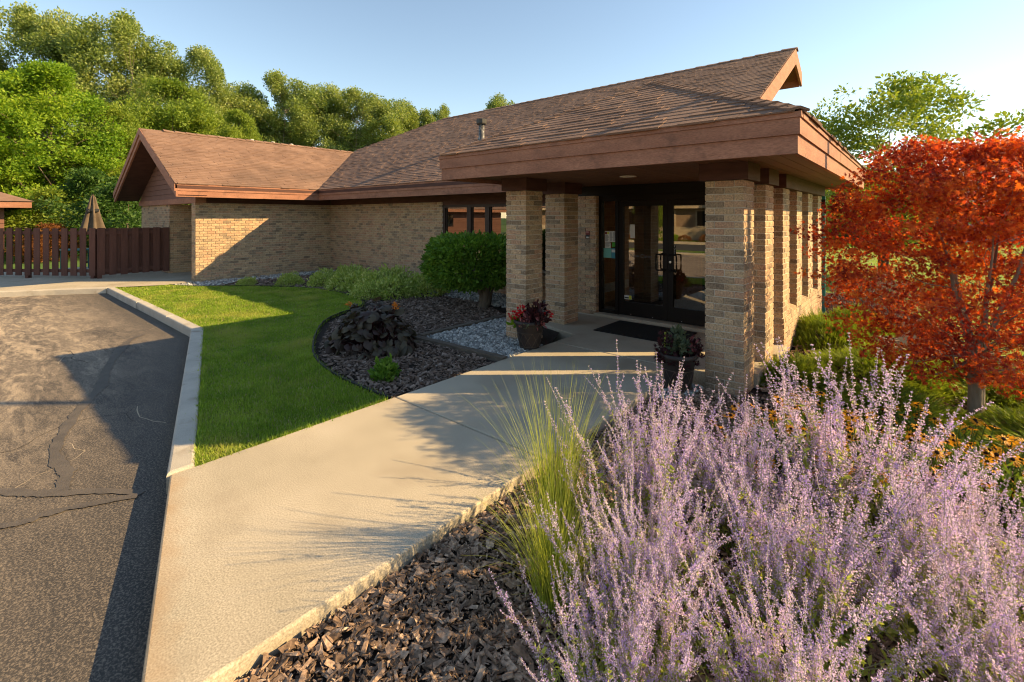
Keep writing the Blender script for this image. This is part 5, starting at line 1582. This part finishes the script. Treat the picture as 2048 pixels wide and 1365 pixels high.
t = thing('young_plant', 'small bright green plant alone in the bark mulch by the lawn edging', 'plant', (-4.55, 3.12, -.04))
obj('foliage', leafy(61, 360, .14, .21, LEAF_F, .07, LEAF['topiary'], .1, .8), t, (0, 0, 0)); obj('stems', stems(62, 8, .15, .22, .004, MAT['bark']), t, (0, 0, 0))

# dark-leaved ligularia
t = thing('ligularia', 'low plant with big round purple-black leaves and orange flowers at the lawn edge', 'plant', (-5.75, 3.75, -.05))
lv = []
for v in range(3):
    r = np.random.default_rng(70+v)
    n = 15; V = [(.10, 0, .02)]; F = []
    for ring, rf in enumerate((.5, .8, 1.0)):
        for k in range(n):
            q = .30+(2*math.pi-.60)*k/(n-1)+math.pi
            rr = (1+.03*math.cos(5*q)+r.normal(0, .02))*rf
            V.append((rr*math.cos(q)*.5+.14, rr*math.sin(q)*.52, .05*rf-.17*rr*rr+(.035*math.cos(6*q+v) if ring == 2 else 0)))
    for k in range(1, n): F.append((0, k, k+1))
    F4 = []
    for ring in range(2):
        for k in range(1, n): F4.append((ring*n+k, (ring+1)*n+k, (ring+1)*n+k+1, ring*n+k+1))
    lv.append(mk('leaf', V, [F, F4], [LEAF['ligularia']], smooth=True))
r = np.random.default_rng(73); stc = Acc()
for k in range(265):
    q = r.uniform(0, 2*np.pi); s = r.uniform(.02, 1)**.5
    x, y = .66*s*math.cos(q), .55*s*math.sin(q)
    z = (.50*(1-s**2.2)+.10)*r.uniform(.7, 1.2)
    o = obj('leaf', lv[k % 3], t, (x, y, z)); w = r.uniform(.09, .165); o.scale = (w, w, w)
    o.rotation_euler = (r.normal(0, .42), .10+s*.70+r.normal(0, .34), math.atan2(y, x)+r.normal(0, .7))
    stc.tube([(x*.2, y*.2, -.02), (x*.7, y*.7, z*.7), (x, y, z)], .004, 4, cap=False)
obj('stems', stc.mesh('stems', LEAF['coleus']), t, (0, 0, 0))
for dx, dy, z in ((-.42, -.12, .60), (.33, .12, .64), (.28, .18, .60)):
    V, F = scatter(LEAF_D[0], LEAF_D[1], np.tile([(dx, dy, z)], (22, 1))+RNG.normal(0, .015, (22, 3)), frames(rnd_dir(22, .3)), RNG.uniform(.03, .05, 22))
    a = Acc(); a.add(V, F); a.tube([(dx*.6, dy*.6, .2), (dx, dy, z)], .004, 4, mi=1)
    obj('flower', a.mesh('flower', [LEAF['orangeflower'], LEAF['coleus']]), t, (0, 0, 0))

# plants in the pots
def pot_plant(loc, label, red):
    t = thing('potted_plant', label, 'plant', loc)
    s = 1.0
    r = np.random.default_rng(80+red)
    def tuft(name, cx, cy, cz, R, H, n, leaf, ls, mat, up=.5):
        me = leafy(int(r.integers(999)), n, R, H, leaf, ls, mat, .1, up, name, .15)
        obj(name, me, t, (cx, cy, cz))
    if red:
        tuft('dark_foliage', .08, .02, .0, .17, .30, 260, LEAF_F, .075, LEAF['coleus'], .5)
        tuft('dark_foliage', -.09, .05, .0, .10, .24, 90, LEAF_F, .065, LEAF['coleus'], .7)
        tuft('pink_foliage', .02, -.10, .0, .11, .12, 70, LEAF_F, .055, LEAF['pinkleaf'], .6)
        tuft('pink_foliage', .19, -.02, .0, .08, .12, 35, LEAF_F, .05, LEAF['pinkleaf'], .6)
        tuft('grey_foliage', .03, -.05, -.01, .19, .05, 110, LEAF_F, .045, LEAF['greyleaf'], .4)
        tuft('green_foliage', -.17, -.05, -.03, .10, .10, 60, LEAF_F, .07, LEAF['bright'], .3)
        cam_r = np.array([.76, .65])
        for dx, z in ((-.235, .125), (-.12, .21), (-.13, .115), (.26, .13)):
            c = np.array([cam_r[0]*dx, cam_r[1]*dx, z])
            m = 60; P = rnd_dir(m, .1, r)*.052*r.uniform(.5, 1, (m, 1))+c
            V, F = scatter(LEAF_D[0]*np.array([1, 1.5, 1]), LEAF_D[1], P, frames(P-c+rnd_dir(m)*.02), r.uniform(.025, .04, m))
            a = Acc(); a.add(V, F); a.tube([(c[0]*.5, c[1]*.5, -.02), tuple(c)], .004, 4, mi=1)
            obj('geranium_bloom', a.mesh('geranium_bloom', [LEAF['geranium'], LEAF['bright']]), t, (0, 0, 0))
    else:
        cr = np.array([.76, .65])
        for dx, z, R, H, n in ((-.14, .02, .11, .28, 150), (.16, .02, .11, .22, 140), (0, -.04, .20, .14, 220), (-.18, -.02, .08, .10, 60), (.05, -.08, .15, .11, 110)):
            tuft('dark_foliage', cr[0]*dx, cr[1]*dx, z, R, H, n, LEAF_S, .07, LEAF['coleus'], .3)
        tuft('grey_foliage', .0, .0, .06, .12, .24, 260, LEAF_D, .075, LEAF['greyleaf'], .5)
        tuft('pink_foliage', cr[0]*.12, cr[1]*.12, .08, .09, .13, 45, LEAF_F, .06, LEAF['pinkleaf'], .4)
        a = Acc(); a.tube([(-.10, -.08, 0), (-.11, -.09, .15), (-.105, -.085, .28)], .010, 6); obj('plant_stake', a.mesh('plant_stake', LEAF['ornamental']), t, (0, 0, 0))
pot_plant((-4.05, 5.12, .315), 'red geraniums with dark and pink foliage growing in the left pot', 1)
pot_plant((-1.93, 5.0, .28), 'dark red coleus with a grey-green tuft growing in the right pot', 0)

# junipers, black-eyed susans and other plants on the right
JUN = []
def juniper(seed, n, R, H):
    r = np.random.default_rng(seed)
    a_ = r.uniform(0, 2*np.pi, n); s = r.uniform(0, 1, n)**.5
    x, y = R*s*np.cos(a_), R*s*np.sin(a_)
    Pxy = np.stack([x, y], 1)
    z = H*(1-s**2)*(.75+.3*vnoise(Pxy, 4, seed)+.25*vnoise(Pxy, 9, seed+1))*r.uniform(.55, 1.05, n)
    tw = Acc()
    # sprays: each a flat feather of small needles
    V0 = []; F0 = []
    for k in range(9):
        b = k/9
        for sd in (-1, 1):
            i = len(V0)
            V0 += [(b, 0, 0), (b+.20, sd*.16*(1-b*.6), .03), (b+.30, sd*.20*(1-b*.6), -.01), (b+.12, sd*.03, .0)]
            F0.append((i, i+1, i+2, i+3))
    out = np.stack([np.cos(a_), np.sin(a_), .35+.5*(1-s)], 1)+r.normal(0, .35, (n, 3))
    V, F = scatter(np.array(V0), [np.array(F0)], np.stack([x, y, z], 1), frames(out), r.uniform(.10, .19, n))
    return mk('foliage', V, F, [LEAF['juniper']])
for k in range(2): JUN.append(juniper(90+k, 2300, 1.0, .42))
JST = stems(94, 16, .8, .3, .012, MAT['bark'])
for i, (x, y, s, sz, lb) in enumerate([
    (-1.02, 6.15, .50, .9, 'low juniper mound directly beside the front porch columns'), (-.95, 8.2, .55, 1.3, 'juniper beside the low brick wall of the porch'), (-.75, 9.6, .5, 1.2, 'small juniper at the far end of the porch wall'),
    (-.35, 6.9, .75, 1.0, 'juniper under the left side of the red maple'), (.7, 7.2, .9, .9, 'spreading juniper behind the maple trunk'), (1.5, 6.9, .95, .85, 'spreading juniper right of the maple trunk'),
    (1.0, 5.7, .75, .75, 'flat juniper between the maple trunk and the yellow flowers'), (2.3, 6.3, .9, .8, 'spreading juniper at the right edge'), (-.2, 5.7, .6, .8, 'flat juniper left of the maple trunk')]):
    t = thing('juniper', lb, 'shrub', (x, y, -.1), 'junipers beside the porch')
    obj('foliage', JUN[i % 2], t, (0, 0, 0)); obj('stems', JST, t, (0, 0, 0)); t.scale = (s, s, sz*.85); t.rotation_euler = (0, 0, random.uniform(0, 6.28))
for i, (x, y, s, lb) in enumerate([(-.75, 11.2, .75, 'purple-grey shrub at the far corner of the porch'), (-.35, 12.2, .7, 'purple-grey shrub farther back behind the porch corner')]):
    t = thing('barberry_shrub', lb, 'shrub', (x, y, -.1), 'purple shrubs by the porch end')
    obj('foliage', leafy(97+i, 2600, .9, 1.15, LEAF_F, .055, LEAF['purple'], .3, .5), t, (0, 0, 0)); obj('stems', stems(98, 12, .7, 1.0, .01, MAT['bark']), t, (0, 0, 0)); t.scale = (s, s, s)

def susan_mesh(seed):
    r = np.random.default_rng(seed); a = Acc()
    for k in range(12):
        q = 2*math.pi*k/12+r.normal(0, .06); l = r.uniform(.85, 1.05); dz = r.uniform(-.25, .02)
        c, s_ = math.cos(q), math.sin(q)
        V = [(.2*c, .2*s_, 0), (.62*l*c-.13*s_, .62*l*s_+.13*c, dz*.5+.03), (l*c, l*s_, dz), (.62*l*c+.13*s_, .62*l*s_-.13*c, dz*.5+.03)]
        a.add(V, [(0, 3, 2, 1)], 0)
    a.lathe([(.26, -.02), (.25, .12), (.16, .24), (0, .28)], 8, mi=1)
    return a.mesh('flower', [LEAF['susanpetal'], LEAF['susancone']])
SUS = [susan_mesh(k) for k in range(3)]
r = np.random.default_rng(101)
for i, (lat, d, R, nf, H, lb) in enumerate([(1.70, 3.0, .36, 56, .66, 'clump of black-eyed Susans nearest the porch, behind the tall lavender stems'), (2.25, 2.82, .40, 60, .62, 'second clump of black-eyed Susans, below the maple trunk'),
                                            (2.75, 2.72, .42, 64, .58, 'clump of black-eyed Susans right of the maple trunk'), (3.2, 2.66, .42, 56, .54, 'clump of black-eyed Susans at the right edge'), (2.1, 3.3, .36, 44, .62, 'clump of black-eyed Susans behind the first two, before the junipers'), (2.9, 3.2, .4, 44, .54, 'clump of black-eyed Susans at the back right, before the junipers')]):
    x, y = F3*d+R3*lat
    t = thing('black_eyed_susan', lb, 'flowers', (float(x), float(y), -.1), 'black-eyed Susans beside the lavender')
    obj('foliage', leafy(110+i, 1500, R, H*.85, (LEAF_F[0]*np.array([1, .6, 1]), LEAF_F[1]), .065, LEAF['susanleaf'], .1, .4), t, (0, 0, 0))
    sa = Acc()
    for k in range(nf):
        q = r.uniform(0, 6.28); s = r.uniform(0, 1)**.5*1.1
        fx, fy_ = R*s*math.cos(q), R*s*math.sin(q); fz = H*r.uniform(.80, 1.12)*(1-.25*s*s)
        o = obj('flower', SUS[k % 3], t, (fx, fy_, fz)); w = r.uniform(.033, .046); o.scale = (w, w, w)
        o.rotation_euler = (r.normal(0, .45), r.normal(0, .45), r.uniform(0, 6.28))
        sa.tube([(fx*.4, fy_*.4, 0), (fx*.8, fy_*.8, fz*.6), (fx, fy_, fz)], .0025, 3, cap=False)
    obj('stems', sa.mesh('stems', LEAF['susanleaf']), t, (0, 0, 0))

# ornamental grass at the walk edge
def grass_clump(seed, n, R, H, mat, w=.0045, lean=(.15, .75)):
    r = np.random.default_rng(seed)
    q = r.uniform(0, 6.28, n); b = R*r.uniform(0, 1, n)**.5; qa = q+r.normal(0, .6, n)
    base = np.stack([b*np.cos(q), b*np.sin(q), np.full(n, -.02)], 1)
    L = H*r.uniform(.55, 1.12, n); ln = r.uniform(*lean, n)*(.4+.9*b/R)
    D = np.stack([np.cos(qa), np.sin(qa), 0*q], 1); Sd = np.stack([-np.sin(qa), np.cos(qa), 0*q], 1)
    k = 6; V = []
    for j in range(k):
        s = j/(k-1)
        th = ln*s*1.1
        P = base+D*(L*s*np.sin(th))[:, None]; P[:, 2] += L*s*np.cos(th*.9)
        ww = w*(1-s*.93)
        V.append(np.stack([P-Sd*ww/2, P+Sd*ww/2], 1))
    V = np.stack(V, 1).reshape(n, -1, 3)
    F = np.array([(2*j, 2*j+1, 2*j+3, 2*j+2) for j in range(k-1)])
    return mk('blades', V.reshape(-1, 3), [(np.arange(n)[:, None, None]*2*k+F[None]).reshape(-1, 4)], [mat])
x, y = F3*2.62+R3*.24
t = thing('ornamental_grass', 'upright clump of yellow-green ornamental grass at the walk edge', 'grass clump', (float(x), float(y), -.1))
o = obj('blades', grass_clump(120, 420, .085, 1.0, LEAF['ornamental'], w=.005, lean=(.05, .42)), t, (0, 0, 0), kind='stuff')
x, y = F3*2.3+R3*.22
t = thing('ornamental_grass', 'shorter tuft of ornamental grass in front of the upright clump', 'grass clump', (float(x), float(y), -.1))
o = obj('blades', grass_clump(121, 420, .11, .62, LEAF['ornamental'], w=.006, lean=(.1, .6)), t, (0, 0, 0), kind='stuff')

# Russian sage
def sage(seed, H, spread, nst):
    r = np.random.default_rng(seed)
    st = Acc(); FP = []; FD = []; FS = []; LP = []; LD = []; LS = []
    def curve(p, d, L, k, grav):
        P = [p]; d = d.copy()
        for j in range(k):
            d = d+r.normal(0, .095, 3); d[2] += grav; d /= np.linalg.norm(d)
            P.append(P[-1]+d*L/k)
        return np.array(P)
    def flowers(P, t0, step, rad):
        seg = np.linalg.norm(np.diff(P, axis=0), axis=1); s = np.concatenate([[0], np.cumsum(seg)]); L = s[-1]
        q = np.arange(t0*L, L, step)
        if not len(q): return
        q = q+r.normal(0, step*.15, len(q))
        C = np.stack([np.interp(q, s, P[:, i]) for i in range(3)], 1)
        tpr = np.clip(1.15-(q/L-t0)/(1-t0+1e-6), .25, 1)
        m = 8
        ci = np.repeat(np.arange(len(q)), m)
        dd = r.normal(size=(len(ci), 3)); dd /= np.linalg.norm(dd, axis=1)[:, None]; dd[:, 2] = dd[:, 2]*.5+.25
        FP.append(C[ci]+dd*(rad*tpr[ci]*r.uniform(.25, 1.0, len(ci)))[:, None]); FD.append(dd+r.normal(0, .4, dd.shape)); FS.append(r.uniform(.6, 1.25, len(ci))*(.55+.45*tpr[ci]))
    for _ in range(nst):
        q = r.uniform(0, 6.28); ln = abs(r.normal(0, 1))*spread*.70
        b = r.uniform(0, .22)
        p = np.array([b*math.cos(q), b*math.sin(q), 0])
        d = np.array([math.cos(q)*math.sin(ln), math.sin(q)*math.sin(ln), math.cos(ln)])
        L = H*(.50+.60*r.uniform(0, 1)**1.3)
        P = curve(p, d, L, 8, .02)
        st.tube(P, np.linspace(.0034, .0012, len(P)), 3, cap=False)
        flowers(P, .50, .020, .0175)
        for j in range(r.integers(3, 7)):
            t = r.uniform(.38, .88); i = int(t*8); p2 = P[i]+(P[min(i+1, 8)]-P[i])*(t*8-i)
            a_ = r.uniform(0, 6.28)
            d2 = (P[min(i+1, 8)]-P[i]); d2 = d2/np.linalg.norm(d2)+np.array([math.cos(a_), math.sin(a_), .1])*.55
            P2 = curve(p2, d2/np.linalg.norm(d2), L*r.uniform(.14, .34)*(1.15-t), 4, .09)
            st.tube(P2, np.linspace(.0018, .0009, len(P2)), 3, cap=False)
            flowers(P2, .13, .020, .0150)
        m = 34
        tt = r.uniform(.02, .66, m); ii = (tt*8).astype(int)
        LP.append(P[ii]+(P[np.minimum(ii+1, 8)]-P[ii])*(tt*8-ii)[:, None]); LD.append(rnd_dir(m, .35, r)); LS.append(r.uniform(.03, .075, m)*(1.2-tt))
    FP, FD, FS = np.concatenate(FP), np.concatenate(FD), np.concatenate(FS)
    tV = np.array([(0, 0, 0), (.5, .34, .10), (1, .10, 0), (.9, -.25, .05), (.4, -.3, .12)]); tF = [np.array([(0, 1, 2), (0, 2, 3), (0, 3, 4)])]
    V, F = scatter(tV, tF, FP, frames(FD), .0100*FS)
    fl = mk('flowers', V, F, [LEAF['sageflower']])
    LP, LD, LS = np.concatenate(LP), np.concatenate(LD), np.concatenate(LS)
    V, F = scatter(LEAF_F[0]*np.array([1, .7, 1]), LEAF_F[1], LP, frames(LD), LS)
    return fl, st.mesh('stems', LEAF['sagestem']), mk('leaves', V, F, [LEAF['sageleaf']])
SG = [sage(130+k, 1.08, .66, 104) for k in range(3)]
for i, (lat, d, s, lb) in enumerate([
    (.62, 2.10, .76, 'lavender-flowered sage bush at the left front, over the bark mulch'), (1.22, 2.02, .86, 'lavender sage bush in the front row, second from the left'), (1.82, 2.05, .76, 'lavender sage bush in the front row, third from the left'),
    (2.40, 2.02, .68, 'lavender sage bush at the right front corner'), (.78, 2.72, .93, 'lavender sage bush nearest the ornamental grass, in the back row'), (1.36, 2.66, .80, 'lavender sage bush in front of the right pot'),
    (1.95, 2.66, 1.06, 'tallest lavender sage bush, reaching up before the red maple'), (2.30, 2.40, .58, 'lavender sage bush in front of the yellow flowers'), (2.85, 2.22, .56, 'lavender sage bush at the right edge'),
    (.40, 1.78, .62, 'low sage bush leaning over the bark mulch at the lower left of the lavender mass'), (.95, 1.58, .68, 'low lavender sage bush at the bottom edge of the photo'), (1.75, 1.6, .66, 'low leafy sage bush at the bottom right')]):
    x, y = F3*d+R3*lat
    t = thing('sage_bush', lb, 'flowering shrub', (float(x), float(y), -.1), 'lavender-flowered sage bushes')
    fl, sm, lf = SG[i % 3]
    obj('flowers', fl, t, (0, 0, 0), kind='stuff'); obj('stems', sm, t, (0, 0, 0), kind='stuff'); obj('leaves', lf, t, (0, 0, 0), kind='stuff')
    t.scale = (s, s, s*random.uniform(.96, 1.05)); t.rotation_euler = (0, 0, random.uniform(0, 6.28))

# ------------------------------------------------------------------ across the street (seen in the door glass) and far right
sheet('street', [(-90, -18.5), (60, -18.5), (60, -11.5), (-90, -11.5)], -.20, plain('street_asphalt', (.05, .05, .052), .9))
sheet('roadside_verge', [(-90, -11.3), (60, -11.3), (60, -9.4), (-90, -9.4)], -.12, MAT['blade'])
add_slab('roadside_kerb', [(-90, -9.3), (60, -9.3), (60, -8.6), (-90, -8.6)], -.3, -.08, MAT['concrete'], kind='structure')
add_slab('roadside_kerb', [(-90, -19.6), (60, -19.6), (60, -18.6), (-90, -18.6)], -.3, -.06, MAT['concrete'], kind='structure')
sheet('far_lawn', [(-90, -60), (60, -60), (60, -19.7), (-90, -19.7)], -.12, MAT['blade'])
ob = thing('stone_building', 'tan stone building with dark windows across the street, seen mirrored in the doors', 'building', (-14, -26, 0))
stone = M('pale_stone', [(0, (.34, .27, .19)), (1, (.46, .38, .28))], scale=3, rough=.9); tanb = M('tan_brick', [(0, (.20, .14, .10)), (1, (.28, .20, .14))], scale=5, rough=.9)
def opart(name, boxes, mat):
    a = Acc()
    for lo, hi in boxes: a.box(lo, hi)
    return obj(name, a.mesh(name, mat), ob)
opart('stone_base', [((-34, -34, -.2), (8, -23.0, .95))], stone)
opart('brick_wall', [((-33.95, -33.9, .95), (7.95, -23.06, 2.5))], tanb)
opart('eave_board', [((-34.6, -34.6, 2.45), (8.6, -22.4, 2.75))], stone)
obj('roof', mk('roof', [(-34.7, -22.3, 2.75), (8.7, -22.3, 2.75), (8.7, -34.7, 2.75), (-34.7, -34.7, 2.75), (-28, -28.5, 6), (2, -28.5, 6)], [[(0, 1, 5, 4)], [(1, 2, 5), (3, 0, 4)], [(2, 3, 4, 5)]], [MAT['shingle']]), ob)
for x in np.arange(-32, 7, 3.1):
    w = opart('window', [((x, -23.06, .95), (x+1.5, -22.97, 2.3))], stone)
    obj('pane', Acc().box((x+.14, -22.97, 1.06), (x+1.36, -22.955, 2.22)).mesh('pane', MAT['bronze']), w)
for i, (x, y, s, k) in enumerate([(-15.5, -21.3, .9, 0), (-13.6, -21.2, .5, 1), (-11.9, -21.2, .55, 1), (-9.9, -21.3, .5, 1), (-17.8, -21.4, .6, 1)]):
    t = thing('clipped_bush', ['broad green bush before the stone building across the street', ['', 'round clipped bush in front of the stone building, nearest the broad green bush', 'second round clipped bush right of the broad green bush across the street', 'third round clipped bush right of the broad green bush across the street', 'round clipped bush on the far side of the broad green bush across the street'][i]][k], 'bush', (x, y, -.1), 'clipped bushes across the street' if k else None)
    obj('foliage', leafy(200+i, 900, 1, .9, LEAF_D, .16, LEAF['bright'] if not k else LEAF['rust'], .6, .3), t, (0, 0, 0)); t.scale = (s*(1.5 if k == 0 else 1), s, s)
for x, y, s, rz in ((-9.6, -20.6, .46, 0), (-15.6, -20.3, .42, 2)):
    (cm, tmh), H = PROTO['maple_b']
    t = thing('street_tree', 'leafy street tree ' + ('nearer' if s > .44 else 'farther') + ' of the two mirrored in the doors', 'tree', (x, y, -.12), 'street trees across the street')
    obj('crown', cm, t, (0, 0, 0)); obj('trunk', tmh, t, (0, 0, 0)); t.scale = (s*.8, s*.8, s); t.rotation_euler = (0, 0, rz)
# far right: houses and a hedge behind the maple
def house(px, d, wdt, dep, hw, hr, wallm, roofm, label):
    x, y = at_px(px, d)
    t = thing('house', label, 'house', (x, y, -.1))
    rz = YAW
    def add(name, boxes, mat, par=t):
        a = Acc()
        for lo, hi in boxes: a.box(lo, hi)
        return obj(name, a.mesh(name, mat), par, (0, 0, 0))
    add('wall', [((-wdt/2, -dep/2, -.2), (wdt/2, dep/2, hw))], wallm)
    rf = obj('roof', mk('roof', [(-wdt/2-.4, -dep/2-.4, hw), (wdt/2+.4, -dep/2-.4, hw), (wdt/2+.4, dep/2+.4, hw), (-wdt/2-.4, dep/2+.4, hw), (-wdt/2-.4, 0, hw+hr), (wdt/2+.4, 0, hw+hr)],
                             [[(0, 1, 5, 4), (2, 3, 4, 5)], [(1, 2, 5), (3, 0, 4)]], [roofm]), t, (0, 0, 0))
    for k in range(3):
        q = -wdt/2+wdt*(k+.7)/3.6
        w = add('window', [((q, -dep/2-.05, .9), (q+1.1, -dep/2, 2.0))], MAT['white'])
        obj('pane', Acc().box((q+.1, -dep/2-.06, 1.0), (q+1.0, -dep/2-.05, 1.9)).mesh('pane', MAT['bronze']), w)
    t.rotation_euler = (0, 0, rz)
house(1985, 38, 12, 8, 2.9, 2.0, plain('grey_siding', (.30, .32, .34)), plain('grey_roof', (.22, .20, .19)), 'grey house with a grey roof glimpsed through the red maple')
house(1700, 44, 9, 8, 3.0, 1.6, plain('blue_siding', (.13, .22, .33)), plain('dark_roof', (.10, .09, .09)), 'blue house glimpsed between the porch and the red maple')
for i, (px, py, d, w) in enumerate([(1690, 360, 34, .8), (1760, 372, 32, .8), (1850, 385, 36, .9), (2080, 380, 33, .9)]):
    place_tree('bush', px, py, d, w*1.3, 'shrub', ['green shrub behind the far porch corner', 'green shrub seen through the left of the red maple', 'green shrub hidden deep behind the red maple', 'green shrub beyond the lawn at the right edge'][i], 'shrub', 'shrubs beyond the side lawn', leafm=LEAF['mid'])
# tall light pole just out of frame on the right: its shadow crosses the lot
lp = thing('light_pole', 'slim light pole out of frame whose shadow crosses the parking lot', 'pole', (2.05, 8.45, -.1))
obj('shaft', Acc().tube([(2.05, 8.45, -.1), (2.05, 8.45, 9.5)], .055, 10).mesh('shaft', MAT['winframe']), lp)
obj('lamp_head', Acc().box((1.75, 8.3, 9.45), (2.35, 8.6, 9.6)).mesh('lamp_head', MAT['winframe']), lp)
